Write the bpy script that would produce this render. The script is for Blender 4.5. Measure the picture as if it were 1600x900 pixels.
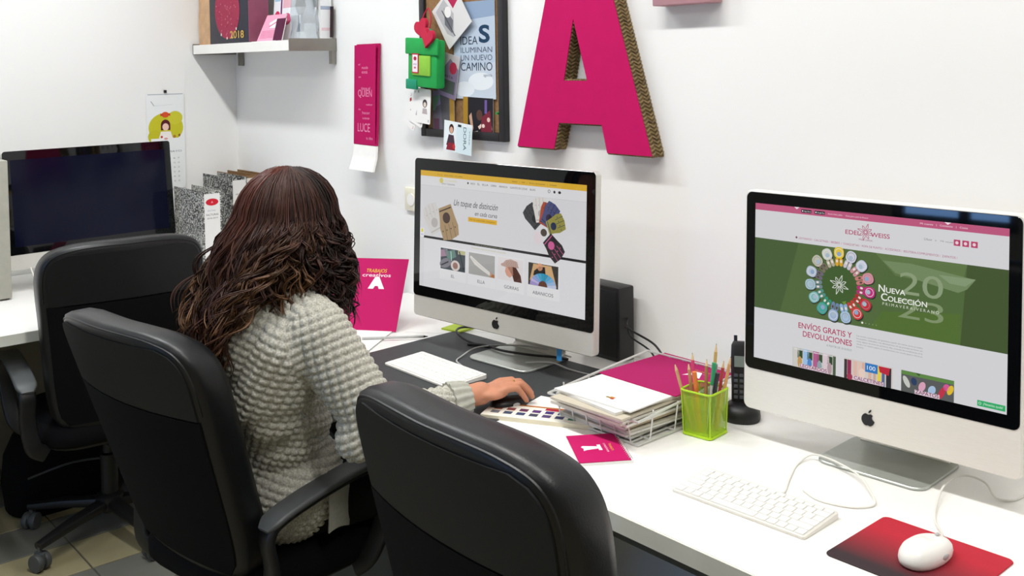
import bpy, bmesh, math, random
import numpy as np
from mathutils import Matrix, Vector
random.seed(7); rng = np.random.default_rng(7)
S = bpy.context.scene
for o in list(bpy.data.objects): bpy.data.objects.remove(o)
C = S.collection
PI = math.pi
DZ = 0.74                                   # desk height
# ------------------------------------------------------------------ camera, world, lights, exposure
F, YC, PIT, AZ, ROLL, CZ = 1583.04, 160.47, 0.0388, 0.7050, -0.0159, 1.556
fw = Vector((-math.cos(AZ)*math.cos(PIT), math.sin(AZ)*math.cos(PIT), -math.sin(PIT)))
rt = fw.cross(Vector((0, 0, 1))).normalized(); up = rt.cross(fw)
r2 = rt*math.cos(ROLL) + up*math.sin(ROLL); u2 = up*math.cos(ROLL) - rt*math.sin(ROLL)
cam = bpy.data.cameras.new('camera'); co = bpy.data.objects.new('camera', cam); C.objects.link(co)
co.matrix_world = Matrix(((r2.x, u2.x, -fw.x, 0), (r2.y, u2.y, -fw.y, 0), (r2.z, u2.z, -fw.z, CZ), (0, 0, 0, 1)))
cam.sensor_width = 36; cam.lens = F/1600*36; cam.shift_y = -(450-YC)/1600; cam.clip_start = .05
S.camera = co
w = bpy.data.worlds.new('world'); S.world = w; w.use_nodes = True
w.node_tree.nodes['Background'].inputs[0].default_value = (.25, .5, 1, 1)
w.node_tree.nodes['Background'].inputs[1].default_value = 9.0
S.view_settings.view_transform = 'Standard'; S.view_settings.look = 'None'
S.view_settings.exposure = -0.13; S.view_settings.gamma = 1; S.view_settings.use_curve_mapping = False
LIGHTS = [(-3.3, .85, 35), (-1.6, .85, 35), (.1, .85, 35), (-3.3, -1.2, 15), (-.6, -1.2, 14)]   # ceiling tube fixtures
CEIL = 3.2
for i, (x, y, e) in enumerate(LIGHTS):
    l = bpy.data.lights.new('ceiling_tube_light', 'AREA'); l.shape = 'RECTANGLE'; l.size = 1.24; l.size_y = .13
    l.energy = e; l.spread = 3.1; l.color = (.95, .985, 1) if x < -3 else (1, .985, .955)
    lo = bpy.data.objects.new('ceiling_tube_light', l); C.objects.link(lo); lo.location = (x, y, CEIL-.075)

# ------------------------------------------------------------------ materials
def lin(h):
    if isinstance(h, str):
        h = h.lstrip('#'); h = [int(h[i:i+2], 16)/255 for i in (0, 2, 4)]
    return tuple(c/12.92 if c <= .04045 else ((c+.055)/1.055)**2.4 for c in h)
MATS = {}
def mat(name, col='#808080', rough=.5, metal=0, spec=.5, var=.06, scale=30, bump=0, bscale=200, coat=0, attr=None, emit=0, trans=0, col2=None, stretch=None):
    if name in MATS: return MATS[name]
    m = bpy.data.materials.new(name); m.use_nodes = True; nt = m.node_tree; N = nt.nodes; L = nt.links
    b = N['Principled BSDF']; b.inputs['Roughness'].default_value = rough; b.inputs['Metallic'].default_value = metal
    b.inputs['Specular IOR Level'].default_value = spec; b.inputs['Coat Weight'].default_value = coat
    b.inputs['Coat Roughness'].default_value = .05
    tc = N.new('ShaderNodeTexCoord'); src = tc.outputs['Object']
    if stretch:
        mp = N.new('ShaderNodeMapping'); mp.inputs['Scale'].default_value = stretch; L.new(src, mp.inputs[0]); src = mp.outputs[0]
    if attr:
        a = N.new('ShaderNodeAttribute'); a.attribute_name = attr; colout = a.outputs['Color']
    else:
        c = lin(col); n = N.new('ShaderNodeTexNoise'); n.inputs['Scale'].default_value = scale; n.inputs['Detail'].default_value = 4
        L.new(src, n.inputs['Vector']); r = N.new('ShaderNodeValToRGB'); L.new(n.outputs['Fac'], r.inputs[0])
        r.color_ramp.elements[0].position = .3; r.color_ramp.elements[1].position = .7
        c2 = lin(col2) if col2 else tuple(min(1, x*(1+var)) for x in c)
        r.color_ramp.elements[0].color = (*[x*(1-(0 if col2 else var)) for x in c], 1); r.color_ramp.elements[1].color = (*c2, 1)
        colout = r.outputs[0]
    L.new(colout, b.inputs['Base Color'])
    if emit:
        L.new(colout, b.inputs['Emission Color']); b.inputs['Emission Strength'].default_value = emit
    if bump:
        n2 = N.new('ShaderNodeTexNoise'); n2.inputs['Scale'].default_value = bscale; n2.inputs['Detail'].default_value = 3; L.new(src, n2.inputs['Vector'])
        bp = N.new('ShaderNodeBump'); bp.inputs['Strength'].default_value = bump; bp.inputs['Distance'].default_value = .002
        L.new(n2.outputs['Fac'], bp.inputs['Height']); L.new(bp.outputs[0], b.inputs['Normal'])
    if trans:
        t = N.new('ShaderNodeBsdfTransparent'); mx = N.new('ShaderNodeMixShader'); mx.inputs[0].default_value = trans
        L.new(b.outputs[0], mx.inputs[1]); L.new(t.outputs[0], mx.inputs[2]); L.new(mx.outputs[0], N['Material Output'].inputs[0])
    MATS[name] = m; return m
WHITE = mat('white_laminate', '#f4f2ee', .35, var=.015, scale=6)
EDGE = mat('desk_edge_band', '#dfe0d6', .5, var=.05, scale=12)
WALL = mat('wall_paint', '#f1f0ee', .75, spec=.2, var=.012, scale=1.5, bump=.06, bscale=90)
LEATHER = mat('black_leather', '#0d0e11', .40, spec=.45, var=.15, scale=60, bump=.12, bscale=350)
BACKP = mat('charcoal_back_panel', '#141517', .6, spec=.3, var=.1, scale=50, bump=.1, bscale=500)
FABRIC = mat('black_fabric', '#0b0b0e', .9, spec=.15, var=.2, scale=300, bump=.3, bscale=900)
PLASTIC = mat('black_plastic', '#121214', .45, var=.1, scale=40)
PLAST2 = mat('dark_grey_plastic', '#4a4d4e', .5, var=.06, scale=40)
ALU = mat('brushed_aluminium', '#d3d2cb', .42, .35, .5, var=.03, scale=50, stretch=(1, 1, 14))
ALUW = mat('bright_aluminium', '#e9e6de', .45, .15, .5, var=.02, scale=50, stretch=(1, 1, 14))
GLASSB = mat('black_glass', '#07080a', .03, spec=.45, var=.05)
OFFSCR = mat('switched_off_screen', '#0a0d22', .10, spec=.16, var=.05)
PRINT = mat('printed_paper', attr='Col', rough=.7, spec=.12)
GLOSSP = mat('glossy_print', attr='Col', rough=.3, spec=.4)
SCREEN = mat('lit_screen', attr='Col', rough=.04, spec=.35, emit=.98)
_b = SCREEN.node_tree.nodes['Principled BSDF']
for l in list(_b.inputs['Base Color'].links): SCREEN.node_tree.links.remove(l)
_b.inputs['Base Color'].default_value = (.01, .01, .01, 1)
MAG = mat('magenta_card', '#b8145c', .6, spec=.15, var=.03, scale=20)
PAPER = mat('white_paper', '#f2f0ec', .7, spec=.2, var=.02, scale=30)
CHROME = mat('white_wire', '#dcdcd8', .3, .3, var=.03)
WHITEP = mat('white_plastic', '#f3f1ec', .3, var=.01)
CABLEW = mat('pale_cable', '#e6e4dc', .45, var=.03)
CABLEG = mat('grey_cable', '#b9bab8', .45, var=.04)
CABLEK = mat('black_cable', '#141416', .45, var=.08)
SKIN = mat('skin', '#c98a6c', .5, spec=.35, var=.08, scale=25, bump=.1, bscale=120)

# ------------------------------------------------------------------ mesh helpers (V, F lists)
def link(o, parent=None):
    C.objects.link(o)
    if parent: o.parent = parent
    return o
def obj(name, VF, m, parent=None, M=None, smooth=True, ang=35):
    V, Fc = VF
    me = bpy.data.meshes.new(name)
    V = np.array(V, float)
    if M is not None:
        A = np.array(M); V = V @ A[:3, :3].T + A[:3, 3]
    me.from_pydata(V.tolist(), [], Fc); me.update()
    bm = bmesh.new(); bm.from_mesh(me); bmesh.ops.recalc_face_normals(bm, faces=bm.faces); bm.to_mesh(me); bm.free()
    if smooth:
        me.shade_smooth(); me.set_sharp_from_angle(angle=math.radians(ang))
    me.materials.append(m)
    return link(bpy.data.objects.new(name, me), parent)
def inst(src, parent, loc=None, M=None):
    o = src.copy(); link(o, parent)
    if loc is not None: o.location = loc
    if M is not None: o.matrix_local = M
    return o
def thing(name, label, cat, loc=(0, 0, 0), rz=0, group=None):
    o = bpy.data.objects.new(name, None); C.objects.link(o); o.empty_display_size = .05
    o.location = loc; o.rotation_euler = (0, 0, rz); tag(o, label, cat, group); return o
def tag(o, label=None, cat=None, group=None, kind=None):
    for k, v in (('label', label), ('category', cat), ('group', group), ('kind', kind)):
        if v: o[k] = v
    return o
def T(x=0, y=0, z=0): return Matrix.Translation((x, y, z))
def R(a, ax='Z'): return Matrix.Rotation(a, 4, ax)
FLAT = R(-PI/2, 'X')                                   # upright print -> lying face-up
def cat_(*parts):
    V, Fc = [], []
    for v, f in parts:
        n = len(V); V += [tuple(p) for p in v]; Fc += [tuple(i+n for i in q) for q in f]
    return V, Fc
def xf(VF, M):
    return [tuple(M @ Vector(p)) for p in VF[0]], VF[1]
def box(x0, x1, y0, y1, z0, z1, bev=0, seg=2):
    V = [(x0, y0, z0), (x1, y0, z0), (x1, y1, z0), (x0, y1, z0), (x0, y0, z1), (x1, y0, z1), (x1, y1, z1), (x0, y1, z1)]
    Fc = [(0, 3, 2, 1), (4, 5, 6, 7), (0, 1, 5, 4), (1, 2, 6, 5), (2, 3, 7, 6), (3, 0, 4, 7)]
    if not bev: return V, Fc
    bm = bmesh.new(); vs = [bm.verts.new(v) for v in V]
    for f in Fc: bm.faces.new([vs[i] for i in f])
    bmesh.ops.bevel(bm, geom=bm.edges[:], offset=bev, segments=seg, profile=.5, affect='EDGES')
    bm.verts.index_update()
    out = [tuple(v.co) for v in bm.verts], [tuple(v.index for v in f.verts) for f in bm.faces]; bm.free(); return out
def rrect(w, h, r, n=5):
    r = max(min(r, w/2-1e-5, h/2-1e-5), 1e-5); P = []
    for cx, cy, a0 in ((w/2-r, h/2-r, 0), (-w/2+r, h/2-r, PI/2), (-w/2+r, -h/2+r, PI), (w/2-r, -h/2+r, 1.5*PI)):
        for i in range(n+1):
            a = a0+PI/2*i/n; P.append((cx+r*math.cos(a), cy+r*math.sin(a)))
    return P
def loft(rings, cap=True, closed=True):
    n = len(rings[0]); V = [tuple(p) for r in rings for p in r]; Fc = []
    for k in range(len(rings)-1):
        for i in range(n if closed else n-1):
            j = (i+1) % n; Fc.append((k*n+i, k*n+j, (k+1)*n+j, (k+1)*n+i))
    if cap: Fc += [tuple(range(n))[::-1], tuple((len(rings)-1)*n+i for i in range(n))]
    return V, Fc
def slabz(w, d, h, r, bev=.002, n=5, z0=0):            # rounded slab lying flat, base at z0
    return loft([[(x, y, z) for x, y in rrect(w-2*i, d-2*i, r-i, n)] for i, z in ((bev, z0), (0, z0+bev), (0, z0+h-bev), (bev, z0+h))])
def slaby(w, h, layers, r, n=6):                       # upright rounded slab; layers (inset, y); centre at 0,0
    return loft([[(x, y, z) for x, z in rrect(w-2*i, h-2*i, r-i, n)] for i, y in layers])
def prism(P, y0, y1):                                  # polygon in x,z extruded along y
    return loft([[(x, y0, z) for x, z in P], [(x, y1, z) for x, z in P]])
def prismz(P, z0, z1):
    return loft([[(x, y, z0) for x, y in P], [(x, y, z1) for x, y in P]])
def catmull(P, k=6, closed=False):
    P = [np.array(p, float) for p in P]; n = len(P); out = []
    for i in range(n if closed else n-1):
        g = (lambda j: P[j % n]) if closed else (lambda j: P[min(max(j, 0), n-1)])
        p0, p1, p2, p3 = g(i-1), g(i), g(i+1), g(i+2)
        for s in range(k):
            t = s/k; out.append(.5*((2*p1)+(-p0+p2)*t+(2*p0-5*p1+4*p2-p3)*t*t+(-p0+3*p1-3*p2+p3)*t**3))
    if not closed: out.append(P[-1])
    return out
def sweep(P, prof, closed=False, scl=None, upv=(0, 0, 1)):
    P = [np.array(p, float) for p in P]; n = len(P); rings = []; nrm = None
    for i in range(n):
        t = (P[(i+1) % n]-P[i-1]) if closed else P[min(i+1, n-1)]-P[max(i-1, 0)]
        t = t/(np.linalg.norm(t)+1e-12)
        if nrm is None:
            a = np.array(upv, float); a = a if abs(a@t) < .95 else np.array([1., 0, 0]); nrm = a
        nrm = nrm-(nrm@t)*t; nrm = nrm/(np.linalg.norm(nrm)+1e-12); b = np.cross(t, nrm)
        s = 1 if scl is None else scl[i]
        rings.append([P[i]+s*(b*x+nrm*y) for x, y in prof])
    if closed: rings.append(rings[0])
    return loft(rings, cap=not closed)
def circ(r, n=8): return [(r*math.cos(2*PI*i/n), r*math.sin(2*PI*i/n)) for i in range(n)]
def tube(P, r, n=8, k=6, closed=False, smooth=True):
    return sweep(catmull(P, k, closed) if smooth else P, circ(r, n), closed)
def lathe(prof, n=24, M=None):
    V = loft([[(r*math.cos(2*PI*i/n), r*math.sin(2*PI*i/n), z) for i in range(n)] for r, z in prof])
    return xf(V, M) if M else V
def rod(a, b, r, n=8, r1=None):
    return sweep([a, b], circ(r, n), scl=[1, (r1 or r)/r])
# ------------------------------------------------------------------ flat print: polygons and letters in one coloured mesh
_tc = {}
def glyphs(s, bold=0):
    if (s, bold) in _tc: return _tc[(s, bold)]
    cu = bpy.data.curves.new('t', 'FONT'); cu.body = s; cu.size = 1; cu.resolution_u = 4; cu.offset = bold
    o = bpy.data.objects.new('t', cu); C.objects.link(o)
    me = bpy.data.meshes.new_from_object(o.evaluated_get(bpy.context.evaluated_depsgraph_get()))
    V = np.array([v.co[:] for v in me.vertices]) if len(me.vertices) else np.zeros((0, 3)); Fc = [tuple(p.vertices) for p in me.polygons]
    bpy.data.objects.remove(o); bpy.data.curves.remove(cu); bpy.data.meshes.remove(me)
    _tc[(s, bold)] = (V, Fc); return V, Fc
class Canvas:
    def __init__(s, w, h, bg=None, step=.00006, auto=True):
        s.w, s.h, s.V, s.F, s.K, s.l, s.step, s.auto, s.nf = w, h, [], [], [], 0, step, auto, 0
        if bg: s.rect(0, 0, 1, 1, bg); s.l = 1
    def up(s): s.l += 1; return s
    def add(s, P, Fc, col):
        n = len(s.V); s.nf += .25 if s.auto else 0; s.V += [(x*s.w, -(s.l+s.nf)*s.step, -y*s.h) for x, y in P]; s.F += [tuple(i+n for i in f) for f in Fc]
        s.K += [(*lin(col), 1)]*len(P); return s
    def poly(s, P, col): return s.add(P, [tuple(range(len(P)))], col)
    def rect(s, x0, y0, x1, y1, col): return s.poly([(x0, y0), (x1, y0), (x1, y1), (x0, y1)], col)
    def ell(s, cx, cy, rx, ry=None, col='#000000', n=20, rot=0):
        ry = rx*s.w/s.h if ry is None else ry; P = []
        for i in range(n):
            a = 2*PI*i/n; X, Y = rx*s.w*math.cos(a), ry*s.h*math.sin(a)
            P.append((cx+(X*math.cos(rot)-Y*math.sin(rot))/s.w, cy+(X*math.sin(rot)+Y*math.cos(rot))/s.h))
        return s.poly(P, col)
    def ring(s, cx, cy, r, t, col, n=24, a0=0, a1=2*PI):
        k = s.w/s.h; P, Fc = [], []
        for i in range(n+1):
            a = a0+(a1-a0)*i/n
            P += [(cx+r*math.cos(a), cy+r*k*math.sin(a)), (cx+(r-t)*math.cos(a), cy+(r-t)*k*math.sin(a))]
            if i < n: Fc.append((2*i, 2*i+2, 2*i+3, 2*i+1))
        return s.add(P, Fc, col)
    def line(s, P, t, col):                            # t thickness in metres
        for (a, b), (c, d) in zip(P[:-1], P[1:]):
            dx, dy = (c-a)*s.w, (d-b)*s.h; q = math.hypot(dx, dy)+1e-9; nx, ny = -dy/q*t/2/s.w, dx/q*t/2/s.h
            s.poly([(a+nx, b+ny), (c+nx, d+ny), (c-nx, d-ny), (a-nx, b-ny)], col)
        return s
    def rpoly(s, cx, cy, w, h, r, col, rot=0):         # rounded rect in metres, rotated
        P = []
        for x, y in rrect(w, h, r, 4):
            P.append((cx+(x*math.cos(rot)-y*math.sin(rot))/s.w, cy+(x*math.sin(rot)+y*math.cos(rot))/s.h))
        return s.poly(P, col)
    def text(s, t, x, y, h, col, align='L', wid=None, shear=0, bold=0, rot=0):   # y baseline, h cap height (fraction)
        V, Fc = glyphs(t, bold)
        if not len(V): return s
        x0, x1 = V[:, 0].min(), V[:, 0].max(); sy = h*s.h/.70; sx = sy if wid is None else wid*s.w/(x1-x0)
        X = (V[:, 0]-x0)*sx; Wd = (x1-x0)*sx; X = X-{'L': 0, 'C': Wd/2, 'R': Wd}[align]; Y = V[:, 1]*sy; X = X+Y*shear
        c_, s_ = math.cos(rot), math.sin(rot)
        P = [(x+(a*c_+b*s_)/s.w, y-(-a*s_+b*c_)/s.h) for a, b in zip(X, Y)]
        return s.add(P, Fc, col)
    def build(s, name, m, parent=None, M=None):
        me = bpy.data.meshes.new(name); V = np.array(s.V)
        if M is not None: A = np.array(M); V = V @ A[:3, :3].T + A[:3, 3]
        me.from_pydata(V.tolist(), [], s.F); me.update()
        a = me.color_attributes.new('Col', 'FLOAT_COLOR', 'POINT'); a.data.foreach_set('color', np.array(s.K, np.float32).ravel())
        me.materials.append(m); return link(bpy.data.objects.new(name, me), parent)
def sheet(name, cv, m, parent=None, M=None, thick=.0012, edge=None, part='print'):   # a board with its print as a child or itself
    b = obj(name, box(0, cv.w, .0001, thick, -cv.h, 0), edge or PAPER, parent, smooth=False)
    if M is not None: b.matrix_local = M
    cv.build(part, m, b); return b
# ------------------------------------------------------------------ the room
XL, XR, YB, YW = -4.36, 2.4, -2.6, 2.05
def struct(name, VF, m, M=None, smooth=False):
    return tag(obj(name, VF, m, M=M, smooth=smooth), kind='structure')
GROUT = mat('floor_grout', '#5d5a50', .8)
fl = struct('floor', box(XL, XR, YB, YW, -.06, -.004), GROUT)
TB = mat('beige_floor_tile', '#a39a78', .45, var=.1, scale=5); TG = mat('grey_floor_tile', '#75756c', .45, var=.1, scale=5)
tw, tl = .225, .45
proto = {}
n_ = 0
for i in range(int((XR-XL)/tw)+1):
    for j in range(int((YW-YB)/tl)+1):
        x0, y0 = XL+i*tw, YB+j*tl
        if x0 > -.4 or y0 < -.2:            # beyond what can be seen the rows go on as larger slabs
            continue
        k = i % 2
        if k not in proto:
            proto[k] = obj('floor_tile', box(.003, tw-.003, .003, tl-.003, -.01, 0, .001, 1), (TB, TG)[k], fl, smooth=False); proto[k].location = (x0, y0, 0)
        else: inst(proto[k], fl, (x0, y0, 0))
obj('floor_slab', box(-.4, XR, YB, YW, -.01, -.0005), TB, fl, smooth=False)
obj('floor_slab', box(XL, -.4, YB, -.2, -.01, -.0005), TB, fl, smooth=False)
struct('wall_right', box(XL-.1, XR, YW, YW+.1, 0, CEIL), WALL)
struct('wall_left', box(XL-.1, XL, YB, YW, 0, CEIL), WALL)
struct('wall_near', box(XR, XR+.1, YB, YW, 0, CEIL), mat('near_wall_paint', '#a8a59f', .8, var=.03, scale=3))
GREYW = mat('rear_wall_paint', '#8f8d88', .8, var=.03, scale=3)
wx0, wx1, wz0, wz1 = -2.80, -2.05, .80, 2.1
struct('wall_rear', cat_(box(XL, wx0, YB-.1, YB, 0, CEIL), box(wx1, XR, YB-.1, YB, 0, CEIL), box(wx0, wx1, YB-.1, YB, 0, wz0), box(wx0, wx1, YB-.1, YB, wz1, CEIL)), GREYW)
wf = struct('window_1', cat_(box(wx0, wx1, YB-.07, YB-.02, wz0, wz0+.06), box(wx0, wx1, YB-.07, YB-.02, wz1-.06, wz1), *[box(x-.03, x+.03, YB-.07, YB-.02, wz0, wz1) for x in (wx0+.03, -2.37, wx1-.03)]), PLAST2)
struct('ceiling', box(XL-.1, XR+.1, YB-.1, YW+.1, CEIL, CEIL+.08), mat('ceiling_paint', '#b9b6b0', .9, var=.01))
struct('baseboard_right', box(XL, XR, YW-.012, YW, 0, .08), EDGE)
struct('baseboard_left', box(XL, XL+.012, YB, YW-.012, 0, .08), EDGE)
TUBE = mat('lamp_diffuser', '#ffffff', .5, var=0, emit=2.0)
for i, (x, y, e) in enumerate(LIGHTS):
    where = ['over the desk near the left wall', 'over the middle of the long desk', 'over the right end of the long desk', 'behind the camera near the left wall', 'behind the camera near the right end'][i]
    t = thing('ceiling_lamp', 'long white ceiling tube lamp '+where, 'lamp', (x, y, CEIL), 0, 'ceiling tube lamps')
    obj('housing', box(-.65, .65, -.08, .08, -.045, 0, .006), WHITEP, t); obj('diffuser', box(-.63, .63, -.066, .066, -.066, -.0455, .006), TUBE, t)

# ------------------------------------------------------------------ desks
def desk(name, label, x0, x1, y0, y1, front, legs):
    t = thing(name, label, 'desk', ((x0+x1)/2, (y0+y1)/2, 0))
    cx, cy = (x0+x1)/2, (y0+y1)/2
    b = {'y': (x0, x1, y0+.004, y1), 'x': (x0, x1-.004, y0, y1)}[front]
    obj('worktop', box(b[0]-cx, b[1]-cx, b[2]-cy, b[3]-cy, DZ-.034, DZ, .0015), WHITE, t)
    e = (x0, x1, y0, y0+.0035) if front == 'y' else (x1-.0035, x1, y0, y1)
    obj('edge_band', box(e[0]-cx, e[1]-cx, e[2]-cy, e[3]-cy, DZ-.034, DZ-.0008), EDGE, t)
    for q in legs: obj('leg_panel', box(q[0]-cx, q[1]-cx, q[2]-cy, q[3]-cy, 0, DZ-.0345, .002), EDGE, t)
    return t
YF, XF = 1.301, -3.385
d1 = desk('desk', 'long white desk along the right wall with two lit computers on it', -3.0, 1.3, YF, YW-.004, 'y',
     [(-2.96, -2.93, YF+.05, YW-.05), (-.45, -.42, YF+.05, YW-.05), (1.25, 1.28, YF+.05, YW-.05)])
obj('modesty_panel', box(-2.92-(-1.7)/2, -.46-(-1.7)/2, 1.90-(YF+YW-.004)/2, 1.92-(YF+YW-.004)/2, .30, DZ-.036), mat('taupe_panel', '#6f6b5c', .7), d1)
d2 = desk('desk', 'white desk along the left wall under the switched-off computer', XL+.004, XF, -.5, YW-.004, 'x',
     [(XL+.05, XF-.05, -.46, -.43), (XL+.05, XF-.05, 1.95, 1.98)])

obj('modesty_panel', box(-3.98-(XL+.004+XF)/2, -3.96-(XL+.004+XF)/2, -.42-(YW-.504)/2, 1.94-(YW-.504)/2, .12, DZ-.036), mat('taupe_panel', '#6f6b5c', .7), d2)
# ------------------------------------------------------------------ all-in-one computers
def apple(cv_h, m, parent, M):
    h = cv_h; a = []
    body = []
    for i in range(40):
        an = 2*PI*i/40; x = math.cos(an); z = math.sin(an); r = 1
        x2 = .42*x*(1-.10*z*(z < 0)*-1*0); z2 = .40*z
        if z > .6: z2 -= .10*max(0, 1-abs(x)/.45)
        if z < -.6: z2 += .06*max(0, 1-abs(x)/.35)
        if x > 0 and -.2 < z < .75: x2 -= .16*max(0, 1-((z-.28)/.42)**2)
        body.append((x2*h, (z2-.1)*h))
    leaf = [(.02*h, .33*h), (.05*h, .43*h), (.14*h, .53*h), (.2*h, .53*h), (.18*h, .42*h), (.1*h, .34*h)]
    o = obj('logo', cat_(prism(body, -.0012, .0002), prism(leaf, -.0012, .0002)), m, parent, M, smooth=False)
    o['label'] = 'small dark fruit-shaped emblem'; return o
def imac(label, tl, yaw, tilt, W, dims, lit, frame, base=0, alu=ALU, edge=.022, group='all-in-one computers', logo=True):
    mt, hg, hb, sw, sh = dims
    U = Vector((math.cos(yaw), math.sin(yaw), 0)); Nn = Vector((math.sin(yaw), -math.cos(yaw), 0))
    c = Vector(tl)+U*W/2-Nn*(-.0)            # middle of the top edge
    foot = c - Nn*.06; foot.z = DZ+base
    t = thing('desktop_computer', label, 'computer', foot, yaw, group)
    H = T(0, -.06, tl[2]-DZ-base) @ R(-tilt, 'X')   # head frame: x right from centre, z down from the top edge, y backwards
    ctr = H @ T(0, 0, -hb/2)
    obj('casing', slaby(W, hb, [(.0025, 0), (0, .003), (0, edge), (.01, edge+.008), (.05, edge+.018), (.13, edge+.03), (.19, edge+.036)], .014 if frame else .012), alu, t, ctr)
    g = H @ T(0, 0, -frame-(hg-frame)/2)
    obj('front_glass', slaby(W-2*frame, hg-frame, [(0, .0005), (0, -.0006), (.0008, -.0012)], .013 if frame else .011), GLASSB, t, g)
    if lit is None:
        obj('screen', slaby(sw, sh, [(0, -.0010), (0, -.0014)], .0005), OFFSCR, t, H @ T(0, 0, -mt-sh/2), smooth=False)
    else:
        s_ = obj('screen', slaby(sw+.001, sh+.001, [(0, -.0010), (0, -.0013)], .0005), GLASSB, t, H @ T(0, 0, -mt-sh/2), smooth=False)
        lit.build('web_page', SCREEN, s_, H @ T(-sw/2, -.0015, -mt))
    if logo: apple(.032, mat('logo_black', '#15161a', .25), t, H @ T(0, -.0002, -(hg+hb)/2))
    # stand: foot plate and bent neck
    fy0, fy1 = -.085, .10
    obj('foot', xf(slabz(.225, fy1-fy0, .006, .028, .0015), T(0, (fy0+fy1)/2, .0002)), mat('foot_aluminium', '#b4b8b2', .35, .55, var=.03, scale=40), t)
    hz = tl[2]-DZ-base-hb*.55
    path = catmull([(0, .075, .005), (0, .092, .012), (0, .094, .03), (0, .05, hz*.55), (0, .006, hz)], 5)
    obj('neck', sweep(path, rrect(.19, .006, .0029, 2)), alu, t)
    return t
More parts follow.
